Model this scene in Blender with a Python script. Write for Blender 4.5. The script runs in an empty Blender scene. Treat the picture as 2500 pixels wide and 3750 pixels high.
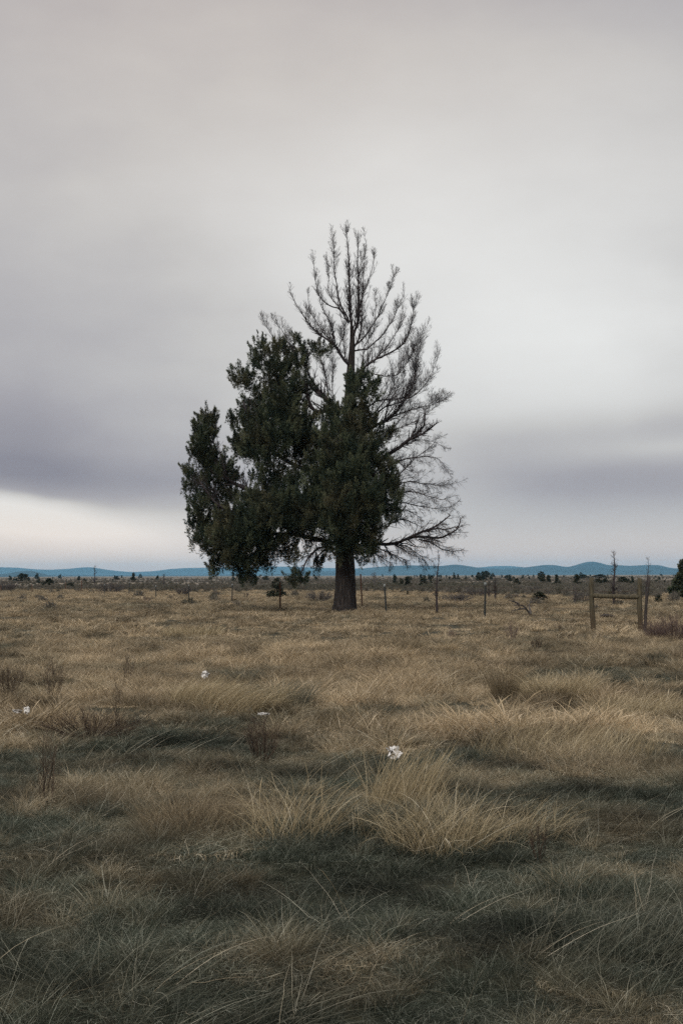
import bpy, math
import numpy as np
from mathutils import Matrix, Vector

R = math.radians
rng = np.random.default_rng(11)
scene = bpy.context.scene

# ------------------------------------------------------------------ camera
F = 5208.0                      # focal length in photograph pixels (50 mm on 24x36)
HOR = 2107.0                    # eye-level row at the centre column
EYE = 1.6
PITCH = math.atan((HOR - 1875.0) / F)
ROLL = 0.0030
cam_d = bpy.data.cameras.new("camera")
cam = bpy.data.objects.new("camera", cam_d)
scene.collection.objects.link(cam)
scene.camera = cam
cam_d.sensor_fit = 'VERTICAL'
cam_d.sensor_height = 36.0
cam_d.sensor_width = 24.0
cam_d.lens = 50.0
cam_d.clip_start = 0.1
cam_d.clip_end = 60000.0
cam.matrix_world = (Matrix.Translation((0, 0, EYE)) @ Matrix.Rotation(R(90) + PITCH, 4, 'X')
                    @ Matrix.Rotation(-ROLL, 4, 'Z'))
CM = np.array(cam.matrix_world.to_3x3())

scene.render.resolution_x = 682
scene.render.resolution_y = 1024
scene.render.engine = 'CYCLES'
cy = scene.cycles
cy.use_denoising = False
cy.max_bounces = 5
cy.diffuse_bounces = 3
cy.glossy_bounces = 2
cy.transmission_bounces = 2
cy.volume_bounces = 1
cy.transparent_max_bounces = 4
cy.use_adaptive_sampling = False
scene.view_settings.view_transform = 'Standard'
scene.view_settings.look = 'None'
scene.view_settings.exposure = 0.3
scene.view_settings.gamma = 1.0

# ------------------------------------------------------------------ world: overcast sky
SUN_EL, SUN_AZ = R(38), R(205)
world = bpy.data.worlds.new("World")
scene.world = world
world.use_nodes = True
wt = world.node_tree
wt.nodes.clear()


class NB:
    """tiny helper to write node arithmetic"""
    def __init__(s, tree):
        s.t = tree

    def n(s, typ, **kw):
        nd = s.t.nodes.new(typ)
        for k, v in kw.items():
            setattr(nd, k, v)
        return nd

    def put(s, sock, v):
        if isinstance(v, bpy.types.NodeSocket):
            s.t.links.new(v, sock)
        else:
            sock.default_value = v

    def m(s, op, a, b=None, c=None, clamp=False):
        nd = s.n('ShaderNodeMath', operation=op, use_clamp=clamp)
        s.put(nd.inputs[0], a)
        if b is not None:
            s.put(nd.inputs[1], b)
        if c is not None:
            s.put(nd.inputs[2], c)
        return nd.outputs[0]

    def noise(s, vec, scale, detail=4, rough=.55, out='Fac'):
        nd = s.n('ShaderNodeTexNoise')
        s.put(nd.inputs['Vector'], vec)
        nd.inputs['Scale'].default_value = scale
        nd.inputs['Detail'].default_value = detail
        nd.inputs['Roughness'].default_value = rough
        return nd.outputs[out]

    def mapping(s, vec, scale=(1, 1, 1), loc=(0, 0, 0), rot=(0, 0, 0)):
        nd = s.n('ShaderNodeMapping')
        s.put(nd.inputs['Vector'], vec)
        nd.inputs['Scale'].default_value = scale
        nd.inputs['Location'].default_value = loc
        nd.inputs['Rotation'].default_value = rot
        return nd.outputs[0]

    def mix(s, f, a, b, blend='MIX'):
        nd = s.n('ShaderNodeMix', data_type='RGBA', blend_type=blend)
        s.put(nd.inputs[0], f)
        for i, v in ((6, a), (7, b)):
            if isinstance(v, tuple):
                nd.inputs[i].default_value = (*v[:3], 1)
            else:
                s.put(nd.inputs[i], v)
        return nd.outputs[2]

    def ramp(s, f, stops, interp='LINEAR'):
        nd = s.n('ShaderNodeValToRGB')
        nd.color_ramp.interpolation = interp
        e = nd.color_ramp.elements
        while len(e) < len(stops):
            e.new(0.5)
        for el, (p, c) in zip(e, stops):
            el.position = p
            el.color = (*c, 1)
        s.put(nd.inputs[0], f)
        return nd.outputs[0]


b = NB(wt)
tc = b.n('ShaderNodeTexCoord').outputs['Generated']
sep = b.n('ShaderNodeSeparateXYZ')
wt.links.new(tc, sep.inputs[0])
az0 = b.m('ARCTAN2', sep.outputs[0], sep.outputs[1])
el0 = b.m('ARCSINE', sep.outputs[2])
warp = b.mapping(tc, scale=(3.2, 3.2, 8.0))
wn = b.n('ShaderNodeSeparateXYZ')
wt.links.new(b.noise(warp, 1.3, 4, .5, 'Color'), wn.inputs[0])
az = b.m('ADD', az0, b.m('MULTIPLY', b.m('SUBTRACT', wn.outputs[0], .5), .22))
el = b.m('ADD', el0, b.m('MULTIPLY', b.m('SUBTRACT', wn.outputs[1], .5), .022))


def gauss(px, py, sx, sy, amp, slope=0.0):
    a0, e0 = (px - 1250) / F, (HOR - py) / F
    u = b.m('DIVIDE', b.m('SUBTRACT', az, a0), sx / F)
    es = b.m('SUBTRACT', el, e0)
    if slope:
        es = b.m('SUBTRACT', es, b.m('MULTIPLY', b.m('SUBTRACT', az, a0), slope))
    v = b.m('DIVIDE', es, sy / F)
    q = b.m('ADD', b.m('MULTIPLY', u, u), b.m('MULTIPLY', v, v))
    return b.m('MULTIPLY', b.m('EXPONENT', b.m('MULTIPLY', q, -1.0)), amp)


f = 0.46
SKY = [  # px, py, sx, sy, amount, slope
    (1850, 1050, 1050, 680, .46, 0), (2150, 1300, 500, 260, .12, 0), (700, 700, 900, 450, .10, 0),
    (50, 1610, 760, 170, -.30, -.05), (150, 1250, 500, 300, -.10, 0), (350, 1735, 620, 62, -.20, -.06),
    (20, 1885, 620, 76, .50, -.07), (300, 1995, 800, 76, .22, 0),
    (2350, 1565, 640, 62, -.20, .06), (2250, 1760, 700, 110, -.34, .03), (1700, 1660, 350, 110, -.10, 0),
    (2450, 1640, 300, 30, .07, .04), (2200, 1990, 600, 50, .04, 0), (1250, 2085, 2600, 34, -.06, 0),
    (1250, -200, 2600, 380, -.08, 0), (2500, -50, 600, 300, -.10, 0), (1500, 1900, 600, 120, .02, 0),
]
for g in SKY:
    f = b.m('ADD', f, gauss(*g))
def edge_band(px, py, sx, sy, w, amp, slope):
    a0, e0 = (px - 1250) / F, (HOR - py) / F
    da = b.m('SUBTRACT', az, a0)
    es = b.m('SUBTRACT', b.m('SUBTRACT', el, e0), b.m('MULTIPLY', da, slope))
    th = b.m('TANH', b.m('DIVIDE', es, w / F))
    u = b.m('DIVIDE', da, sx / F)
    v = b.m('DIVIDE', es, sy / F)
    q = b.m('ADD', b.m('MULTIPLY', u, u), b.m('MULTIPLY', v, v))
    return b.m('MULTIPLY', b.m('MULTIPLY', th, b.m('EXPONENT', b.m('MULTIPLY', q, -1.0))), -amp)


f = b.m('ADD', f, edge_band(-50, 1795, 640, 170, 16, .20, -.10))
streak = b.noise(b.mapping(tc, scale=(2.2, 2.2, 9.0), rot=(0, R(3), 0)), 1.6, 5, .55)
puff = b.noise(b.mapping(tc, scale=(4, 4, 7.0)), 1.7, 7, .6)
f = b.m('ADD', f, b.m('MULTIPLY', b.m('SUBTRACT', streak, .5), .12))
f = b.m('ADD', f, b.m('MULTIPLY', b.m('SUBTRACT', puff, .5), .22), clamp=True)
cloud = b.ramp(f, [(0.0, (.215, .205, .238)), (.30, (.315, .303, .325)), (.58, (.470, .462, .454)),
                   (1.0, (.66, .662, .650))])
# warmer light breaking low on the left and high overhead
wrm = b.m('ADD', gauss(60, 1915, 700, 110, .9), gauss(700, -100, 1700, 900, .75), clamp=True)
cloud = b.mix(wrm, cloud, b.mix(1.0, cloud, (1.085, 1.0, .93), 'MULTIPLY'))
hz = b.m('DIVIDE', el0, .026)
hz = b.m('EXPONENT', b.m('MULTIPLY', b.m('MULTIPLY', hz, hz), -1.0))
cloud = b.mix(hz, cloud, b.mix(1.0, cloud, (1.36, 1.13, 1.0), 'MULTIPLY'))
sky = b.n('ShaderNodeTexSky', sky_type='NISHITA', sun_disc=False)
sky.sun_elevation = SUN_EL
sky.sun_rotation = SUN_AZ
sky.air_density, sky.dust_density = 1.0, 3.0
# an overcast sky is brightest overhead
up_ = b.m('DIVIDE', b.m('SUBTRACT', sep.outputs[2], .42), .5, clamp=True)
gain = b.m('ADD', 10.0, b.m('MULTIPLY', up_, 17.0))
cmb = b.n('ShaderNodeCombineXYZ')
for i_ in range(3):
    wt.links.new(gain, cmb.inputs[i_])
cl10 = b.mix(1.0, cloud, cmb.outputs[0], 'MULTIPLY')
col = b.mix(0.97, sky.outputs[0], cl10)
bg = b.n('ShaderNodeBackground')
wt.links.new(col, bg.inputs[0])
bg.inputs[1].default_value = 0.1
wo = b.n('ShaderNodeOutputWorld')
wt.links.new(bg.outputs[0], wo.inputs[0])

sd = bpy.data.lights.new("sun", 'SUN')
sd.energy = 1.4
sd.angle = R(20)
sd.color = (1.0, .95, .88)
sun = bpy.data.objects.new("sun", sd)
scene.collection.objects.link(sun)
# sky texture: sun_rotation is measured clockwise from +Y
sv = Vector((math.sin(SUN_AZ) * math.cos(SUN_EL), math.cos(SUN_AZ) * math.cos(SUN_EL), math.sin(SUN_EL)))
sun.rotation_euler = sv.to_track_quat('Z', 'Y').to_euler()

# ------------------------------------------------------------------ helpers


def ray(px, py):
    v = CM @ np.array([(px - 1250) / F, (1875 - py) / F, -1.0])
    return v


def W(px, py, d):
    """world point at distance d along +Y that the photograph shows at px, py"""
    v = ray(px, py)
    return np.array([0, 0, EYE]) + v * (d / v[1])


def G(px, py, far=1500.0):
    """ground point the photograph shows at px, py (on the terrain)"""
    v = ray(px, py)
    d = EYE / max(1e-6, -v[2] / v[1])
    d = min(d, far)
    for _ in range(4):
        x = v[0] * d / v[1]
        z = float(terrain(np.array([x]), np.array([d]))[0])
        d = min((EYE - z) / max(1e-6, -v[2] / v[1]), far)
    x = v[0] * d / v[1]
    return np.array([x, d, float(terrain(np.array([x]), np.array([d]))[0])])


def _h(ix, iy, s):
    n = (ix.astype(np.int64) * 374761393 + iy.astype(np.int64) * 668265263 + s * 1442695041) & 0xffffffff
    n = ((n ^ (n >> 13)) * 1274126177) & 0xffffffff
    return ((n ^ (n >> 16)) & 0xffff) / 65535.0


def vn(x, y, s=0):
    x0, y0 = np.floor(x), np.floor(y)
    fx, fy = x - x0, y - y0
    fx = fx * fx * (3 - 2 * fx)
    fy = fy * fy * (3 - 2 * fy)
    a, c = _h(x0, y0, s), _h(x0 + 1, y0, s)
    d, e = _h(x0, y0 + 1, s), _h(x0 + 1, y0 + 1, s)
    return (a + (c - a) * fx) * (1 - fy) + (d + (e - d) * fx) * fy


def fbm(x, y, s=0, o=3):
    r, a, t = 0, .5, 0
    for k in range(o):
        r = r + a * vn(x * 2 ** k, y * 2 ** k, s + k * 17)
        t += a
        a *= .5
    return r / t


MOUNDS = []          # x, y, radius x, radius y, height (filled below from the photograph)


def terrain(x, y):
    r = np.hypot(x, y)
    fade = np.clip(1 - (r - 60) / 120, 0, 1)
    h = (fbm(x / 2.4, y / 2.0, 3, 3) - .5) * .17 * np.clip(1 - r / 90, 0, 1)
    h = h + (fbm(x / 13, y / 13, 5, 2) - .5) * .22 * fade
    for (mx, my, rx, ry, hh) in MOUNDS:
        h = h + hh * np.exp(-((x - mx) / rx) ** 2 - ((y - my) / ry) ** 2)
    return h


def smooth(a, c, x):
    t = np.clip((x - a) / (c - a), 0, 1)
    return t * t * (3 - 2 * t)


for (px, py, rx, ry, hh) in [(850, 2590, .9, .9, .12), (1560, 3120, .9, .7, .10), (250, 2620, 1.6, 1.2, .08),
                             (2050, 2590, .6, .6, .10), (1000, 2420, 2.5, 2.0, .12), (1500, 2400, 3, 2.5, .10),
                             (2300, 2520, 1.6, 1.2, .10), (1150, 3580, .9, .5, .07), (2300, 3500, .8, .6, .08)]:
    v = ray(px, py)
    d = EYE / (-v[2] / v[1])
    MOUNDS.append((v[0] * d / v[1], d, rx, ry, hh))


def link(o, parent=None):
    scene.collection.objects.link(o)
    if parent is not None:
        o.parent = parent
    return o


def mk(name, V, faces, mat, parent=None, attrs=None, smooth_=False, linkit=True):
    """faces: list of int arrays, each (n,3) or (n,4)"""
    V = np.asarray(V, dtype=np.float32).reshape(-1, 3)
    me = bpy.data.meshes.new(name)
    me.vertices.add(len(V))
    me.vertices.foreach_set('co', V.ravel())
    faces = [np.asarray(q, dtype=np.int32) for q in faces if len(q)]
    nl = sum(q.size for q in faces)
    nf = sum(len(q) for q in faces)
    me.loops.add(nl)
    me.polygons.add(nf)
    me.loops.foreach_set('vertex_index', np.concatenate([q.ravel() for q in faces]))
    tot = np.concatenate([np.full(len(q), q.shape[1], dtype=np.int32) for q in faces])
    st = np.concatenate([[0], np.cumsum(tot)[:-1]]).astype(np.int32)
    me.polygons.foreach_set('loop_start', st)
    me.polygons.foreach_set('loop_total', tot)
    if smooth_:
        me.polygons.foreach_set('use_smooth', np.ones(nf, dtype=bool))
    if attrs:
        for k, a in attrs.items():
            at = me.attributes.new(k, 'FLOAT', 'POINT')
            at.data.foreach_set('value', np.asarray(a, dtype=np.float32))
    me.update(calc_edges=True)
    if mat is not None:
        me.materials.append(mat)
    o = bpy.data.objects.new(name, me)
    if linkit:
        link(o, parent)
    return o


def merge(parts):
    """parts: list of (V, [faces], rnd)"""
    Vs, Fs, Rs, off = [], [], [], 0
    for V, fl, r in parts:
        V = V.reshape(-1, 3)
        Vs.append(V)
        for q in fl:
            if len(q):
                Fs.append(np.asarray(q) + off)
        Rs.append(np.broadcast_to(r, (len(V),)) if np.ndim(r) == 0 else r)
        off += len(V)
    return np.concatenate(Vs), Fs, np.concatenate(Rs)


def empty(name, loc, rz=0.0):
    o = bpy.data.objects.new(name, None)
    link(o)
    o.location = tuple(float(c) for c in loc)
    o.rotation_euler = (0, 0, rz)
    o.empty_display_size = .2
    return o


def tag(o, label, cat, group=None, kind=None):
    if label:
        o['label'] = label
    if cat:
        o['category'] = cat
    if group:
        o['group'] = group
    if kind:
        o['kind'] = kind
    return o


def nrm(v):
    return v / np.maximum(np.linalg.norm(v, axis=-1, keepdims=True), 1e-9)


def tubes(P, Rr, sides=5):
    """P (n,K,3), Rr (n,K) -> verts, [quads], per-vertex random"""
    n, K, _ = P.shape
    T = np.empty_like(P)
    T[:, 1:-1] = P[:, 2:] - P[:, :-2]
    T[:, 0] = P[:, 1] - P[:, 0]
    T[:, -1] = P[:, -1] - P[:, -2]
    T = nrm(T)
    ref = np.where(np.abs(T[:, :1, 2:3]) > .8, np.array([0, 1.0, 0]), np.array([0, 0, 1.0]))
    ref = np.broadcast_to(ref, T.shape)
    U = nrm(np.cross(T, ref))
    Vv = np.cross(T, U)
    a = np.arange(sides) * 2 * np.pi / sides
    ring = (P[:, :, None] + Rr[:, :, None, None] * (U[:, :, None] * np.cos(a)[None, None, :, None]
                                                    + Vv[:, :, None] * np.sin(a)[None, None, :, None]))
    V = ring.reshape(-1, 3)
    idx = np.arange(n * K * sides).reshape(n, K, sides)
    nx = np.roll(idx, -1, axis=2)
    q = np.stack([idx[:, :-1], nx[:, :-1], nx[:, 1:], idx[:, 1:]], axis=-1).reshape(-1, 4)
    caps = []
    if sides == 3:
        caps = [idx[:, -1].reshape(-1, 3)]
    elif sides > 3:
        c = idx[:, -1]
        caps = [np.stack([c[:, 0], c[:, i], c[:, i + 1]], -1) for i in range(1, sides - 1)]
        c = idx[:, 0]
        caps += [np.stack([c[:, 0], c[:, i + 1], c[:, i]], -1) for i in range(1, sides - 1)]
    r = np.repeat(rng.random(n), K * sides)
    return V, [q] + caps, r


def resample(pts, K):
    pts = np.asarray(pts, float)
    # Catmull-Rom, then even spacing
    q = np.vstack([2 * pts[0] - pts[1], pts, 2 * pts[-1] - pts[-2]])
    out = []
    for i in range(1, len(q) - 2):
        t = np.linspace(0, 1, 12, endpoint=False)[:, None]
        p0, p1, p2, p3 = q[i - 1], q[i], q[i + 1], q[i + 2]
        out.append(.5 * ((2 * p1) + (-p0 + p2) * t + (2 * p0 - 5 * p1 + 4 * p2 - p3) * t ** 2
                         + (-p0 + 3 * p1 - 3 * p2 + p3) * t ** 3))
    c = np.vstack(out + [pts[-1:]])
    s = np.concatenate([[0], np.cumsum(np.linalg.norm(np.diff(c, axis=0), axis=1))])
    u = np.linspace(0, s[-1], K)
    return np.stack([np.interp(u, s, c[:, k]) for k in range(3)], 1)


def spawn(P, Rr, m, L, up=.35, fwd=.7, side=.8, bend=.25, K=5, rr=.55, rmin=.003, t0=.1, wig=.12, taper=.35,
          sag=0.0, thin=0.0):
    """m side branches on every parent polyline"""
    n, KP, _ = P.shape
    t = t0 + (1 - t0) * rng.random((n, m)) ** .9
    t = t.ravel() * (KP - 1.001)
    i = t.astype(int)
    fr = (t - i)[:, None]
    k = np.repeat(np.arange(n), m)
    p = P[k, i] * (1 - fr) + P[k, i + 1] * fr
    r = Rr[k, i] * (1 - fr[:, 0]) + Rr[k, i + 1] * fr[:, 0]
    tg = nrm(P[k, i + 1] - P[k, i])
    rd = rng.normal(size=p.shape)
    rd = nrm(rd - (rd * tg).sum(1, keepdims=True) * tg)
    d = nrm(tg * fwd + rd * side + np.array([0, 0, up]))
    tt = t / (KP - 1)
    ln = L * (.35 + .65 * rng.random(len(p))) * (1.10 - .65 * tt)
    plen = np.linalg.norm(np.diff(P, axis=1), axis=2).sum(1)[k]
    if thin:
        ln = np.minimum(ln, (.04 + .55 * plen) * (1.15 - .92 * tt))
    r0 = np.maximum(r * rr * (.6 + .5 * rng.random(len(p))), rmin)
    s = np.linspace(0, 1, K)
    C = p[:, None] + d[:, None] * (s[None, :, None] * ln[:, None, None])
    C[:, :, 2] += (bend * ln)[:, None] * (s ** 2)[None] - (sag * ln)[:, None] * (s ** 1.5)[None]
    w = np.cumsum(rng.normal(size=C.shape) * (wig * ln / K)[:, None, None], axis=1)
    w -= w[:, :1]
    C = C + w
    RR = r0[:, None] * (1 - (1 - taper) * s)[None]
    RR = np.maximum(RR, rmin * .7)
    if thin:          # short boughs carry few twigs
        keep = rng.random(len(C)) < np.clip(plen / thin, .08, 1)
        keep[0] = True
        return C[keep], RR[keep]
    return C, RR


# ------------------------------------------------------------------ materials


def mat(name, fn, rough=.9):
    m = bpy.data.materials.new(name)
    m.use_nodes = True
    t = m.node_tree
    bs = t.nodes['Principled BSDF']
    bs.inputs['Roughness'].default_value = rough
    bs.inputs['Specular IOR Level'].default_value = .15
    nb = NB(t)
    c = fn(nb, bs)
    if c is not None:
        nb.put(bs.inputs['Base Color'], c if not isinstance(c, tuple) else (*c, 1))
    return m


def leafy(nb, bs, col, k):
    """thin dry blades let some light through"""
    tr = nb.n('ShaderNodeBsdfTranslucent')
    nb.put(tr.inputs[0], col)
    mx = nb.n('ShaderNodeMixShader')
    mx.inputs[0].default_value = k
    out = [n for n in nb.t.nodes if n.type == 'OUTPUT_MATERIAL'][0]
    nb.t.links.new(bs.outputs[0], mx.inputs[1])
    nb.t.links.new(tr.outputs[0], mx.inputs[2])
    nb.t.links.new(mx.outputs[0], out.inputs['Surface'])
    return col


def attr(nb, name, typ='GEOMETRY'):
    a = nb.n('ShaderNodeAttribute', attribute_name=name, attribute_type=typ)
    return a.outputs['Fac']


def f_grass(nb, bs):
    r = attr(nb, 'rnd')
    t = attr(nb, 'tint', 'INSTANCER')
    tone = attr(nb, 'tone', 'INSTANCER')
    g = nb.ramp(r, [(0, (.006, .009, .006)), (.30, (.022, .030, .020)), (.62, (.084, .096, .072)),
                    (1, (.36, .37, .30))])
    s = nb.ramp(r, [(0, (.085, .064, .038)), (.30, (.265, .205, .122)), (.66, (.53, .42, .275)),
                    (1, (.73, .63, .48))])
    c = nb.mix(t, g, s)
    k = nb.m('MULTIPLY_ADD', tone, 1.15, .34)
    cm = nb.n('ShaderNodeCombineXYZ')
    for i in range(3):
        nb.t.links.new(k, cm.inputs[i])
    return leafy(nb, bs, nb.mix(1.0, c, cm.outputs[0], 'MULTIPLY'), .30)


def f_tussock(nb, bs):
    r = attr(nb, 'rnd')
    return leafy(nb, bs, nb.ramp(r, [(0, (.09, .070, .040)), (.3, (.27, .215, .125)), (.7, (.50, .41, .255)), (1, (.70, .62, .46))]), .35)


def f_tussock_dark(nb, bs):
    r = attr(nb, 'rnd')
    return leafy(nb, bs, nb.ramp(r, [(0, (.05, .040, .026)), (.5, (.18, .14, .086)), (1, (.42, .34, .22))]), .3)


def f_tussock_grey(nb, bs):
    r = attr(nb, 'rnd')
    return leafy(nb, bs, nb.ramp(r, [(0, (.03, .032, .022)), (.5, (.11, .108, .078)), (1, (.32, .31, .24))]), .3)


def f_ground(nb, bs):
    tcn = nb.n('ShaderNodeTexCoord').outputs['Object']
    geo = nb.n('ShaderNodeSeparateXYZ')
    nb.t.links.new(tcn, geo.inputs[0])
    n1 = nb.noise(tcn, 9, 6, .65)
    n2 = nb.noise(tcn, .35, 4, .5)
    n3 = nb.noise(nb.mapping(tcn, scale=(.010, .022, 1)), 1, 6, .62)
    n4 = nb.noise(nb.mapping(tcn, scale=(.06, .11, 1)), 1, 5, .65)
    near = nb.ramp(n1, [(.3, (.010, .011, .007)), (.55, (.035, .033, .020)), (.8, (.085, .074, .048))])
    near = nb.mix(nb.m('MULTIPLY', nb.noise(tcn, 2.3, 5, .6), .5), near, (.022, .026, .015))
    mixn = nb.m('ADD', nb.m('MULTIPLY', n3, .6), nb.m('MULTIPLY', n4, .4))
    far = nb.ramp(mixn, [(.34, (.070, .064, .056)), (.45, (.115, .100, .080)), (.55, (.175, .145, .107)),
                         (.66, (.26, .21, .15))])
    d = nb.m('DIVIDE', nb.m('SUBTRACT', geo.outputs[1], 45.0), 60.0, clamp=True)
    return nb.mix(d, near, far)


def f_bark(nb, bs):
    tcn = nb.n('ShaderNodeTexCoord').outputs['Object']
    v = nb.mapping(tcn, scale=(9, 9, 1.1), rot=(0, R(4), 0))
    n = nb.noise(v, 2.2, 6, .7)
    n2 = nb.noise(tcn, 1.3, 3, .5)
    c = nb.ramp(n, [(.34, (.004, .003, .003)), (.5, (.022, .018, .017)), (.68, (.080, .066, .058))])
    c = nb.mix(nb.m('MULTIPLY', n2, .3), c, (.055, .048, .044))
    bp = nb.n('ShaderNodeBump')
    bp.inputs['Strength'].default_value = .9
    bp.inputs['Distance'].default_value = .04
    nb.t.links.new(n, bp.inputs['Height'])
    nb.t.links.new(bp.outputs[0], bs.inputs['Normal'])
    return c


def f_deadwood(nb, bs):
    tcn = nb.n('ShaderNodeTexCoord').outputs['Object']
    n = nb.noise(tcn, 1.7, 5, .6)
    return nb.ramp(n, [(.3, (.022, .018, .019)), (.55, (.046, .038, .039)), (.75, (.088, .076, .074))])


def f_greybrush(nb, bs):
    tcn = nb.n('ShaderNodeTexCoord').outputs['Object']
    n = nb.noise(tcn, 3, 4, .6)
    return nb.ramp(n, [(.3, (.045, .040, .038)), (.6, (.100, .090, .084)), (.8, (.17, .155, .14))])


def f_juniper(nb, bs):
    r = attr(nb, 'rnd')
    tcn = nb.n('ShaderNodeTexCoord').outputs['Object']
    n = nb.noise(tcn, .85, 4, .6)
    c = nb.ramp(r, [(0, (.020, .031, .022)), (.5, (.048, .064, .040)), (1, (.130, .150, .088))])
    c2 = nb.ramp(r, [(0, (.036, .032, .020)), (.5, (.088, .075, .044)), (1, (.17, .145, .085))])
    k = nb.m('MULTIPLY', nb.m('SUBTRACT', n, .44), 4.0, clamp=True)
    return leafy(nb, bs, nb.mix(nb.m('MULTIPLY', k, .75), c, c2), .12)


def f_farjuniper(nb, bs):
    r = attr(nb, 'rnd')
    return nb.ramp(r, [(0, (.012, .016, .011)), (.5, (.026, .032, .020)), (1, (.052, .056, .034))])


def f_sage(nb, bs):
    r = attr(nb, 'rnd')
    t = attr(nb, 'tint', 'INSTANCER')
    a = nb.ramp(r, [(0, (.070, .062, .055)), (.6, (.150, .135, .114)), (1, (.26, .235, .19))])
    c = nb.ramp(r, [(0, (.035, .038, .026)), (.6, (.070, .070, .048)), (1, (.12, .115, .08))])
    return nb.mix(t, a, c)


def f_redbush(nb, bs):
    r = attr(nb, 'rnd')
    return nb.ramp(r, [(0, (.045, .030, .028)), (.6, (.095, .066, .058)), (1, (.17, .125, .105))])


def f_forb(nb, bs):
    r = attr(nb, 'rnd')
    return nb.ramp(r, [(0, (.022, .016, .012)), (.6, (.055, .040, .029)), (1, (.12, .088, .062))])


def f_postwood(nb, bs):
    tcn = nb.n('ShaderNodeTexCoord').outputs['Object']
    n = nb.noise(nb.mapping(tcn, scale=(14, 14, 1.2)), 1.6, 5, .65)
    n2 = nb.noise(tcn, 2.0, 3, .6)
    c = nb.ramp(n, [(.3, (.028, .024, .016)), (.55, (.080, .068, .044)), (.78, (.15, .13, .09))])
    sz = nb.n('ShaderNodeSeparateXYZ')
    nb.t.links.new(tcn, sz.inputs[0])
    low = nb.m('SUBTRACT', .75, sz.outputs[2], clamp=True)
    c = nb.mix(nb.m('MULTIPLY', nb.m('MULTIPLY', low, n2), 1.2, clamp=True), c, (.085, .045, .028))
    bp = nb.n('ShaderNodeBump')
    bp.inputs['Strength'].default_value = .6
    bp.inputs['Distance'].default_value = .01
    nb.t.links.new(n, bp.inputs['Height'])
    nb.t.links.new(bp.outputs[0], bs.inputs['Normal'])
    return c


def f_darkwood(nb, bs):
    tcn = nb.n('ShaderNodeTexCoord').outputs['Object']
    n = nb.noise(nb.mapping(tcn, scale=(14, 14, 1.5)), 1.6, 5, .65)
    return nb.ramp(n, [(.3, (.022, .019, .018)), (.7, (.075, .063, .056))])


def f_steel(nb, bs):
    tcn = nb.n('ShaderNodeTexCoord').outputs['Object']
    n = nb.noise(tcn, 7, 4, .6)
    bs.inputs['Roughness'].default_value = .6
    return nb.ramp(n, [(.35, (.012, .016, .015)), (.6, (.030, .030, .027)), (.75, (.075, .036, .022))])


def f_rust(nb, bs):
    tcn = nb.n('ShaderNodeTexCoord').outputs['Object']
    n = nb.noise(tcn, 9, 4, .6)
    return nb.ramp(n, [(.35, (.045, .025, .018)), (.7, (.11, .058, .038))])


def f_tip(nb, bs):
    tcn = nb.n('ShaderNodeTexCoord').outputs['Object']
    n = nb.noise(tcn, 20, 3, .6)
    return nb.ramp(n, [(.3, (.13, .145, .145)), (.7, (.25, .265, .26))])


def f_white(nb, bs):
    tcn = nb.n('ShaderNodeTexCoord').outputs['Object']
    n = nb.noise(tcn, 25, 4, .6)
    return nb.ramp(n, [(.3, (.38, .36, .33)), (.6, (.62, .60, .57)), (.8, (.76, .74, .72))])


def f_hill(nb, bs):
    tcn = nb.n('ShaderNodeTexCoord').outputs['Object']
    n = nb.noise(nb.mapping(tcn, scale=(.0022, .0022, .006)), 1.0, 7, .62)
    return nb.ramp(n, [(.32, (.010, .032, .048)), (.5, (.018, .050, .074)), (.68, (.035, .072, .095))])  # forest colour with the blue of distant haze painted in


M = {k: mat(k, v) for k, v in dict(
    grass=f_grass, tussock=f_tussock, tussock_dark=f_tussock_dark, tussock_grey=f_tussock_grey, ground=f_ground,
    bark=f_bark, deadwood=f_deadwood, greybrush=f_greybrush, juniper=f_juniper, farjuniper=f_farjuniper,
    sage=f_sage, redbush=f_redbush, forb=f_forb, postwood=f_postwood, darkwood=f_darkwood, steel=f_steel,
    rust=f_rust, tip=f_tip, white=f_white, hill=f_hill).items()}

# ------------------------------------------------------------------ ground sheet
rads = np.concatenate([[0.02], np.geomspace(.5, 4.0, 10), np.geomspace(4.15, 70, 210), np.geomspace(72, 900, 90),
                       np.geomspace(950, 15500, 26)])
ths = np.concatenate([np.linspace(-22, 22, 176), np.linspace(24, 336, 105)])
ths = np.radians(ths)
RR, TT = np.meshgrid(rads, ths, indexing='ij')
X, Y = RR * np.sin(TT), RR * np.cos(TT)
Z = terrain(X, Y)
V = np.stack([X, Y, Z], -1).reshape(-1, 3)
nr, nt = RR.shape
idx = np.arange(nr * nt).reshape(nr, nt)
nxt = np.roll(idx, -1, axis=1)
Q = np.stack([idx[:-1], idx[1:], nxt[1:], nxt[:-1]], -1).reshape(-1, 4)
g = mk('ground', V, [Q], M['ground'], smooth_=True)
g['kind'] = 'structure'


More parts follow.
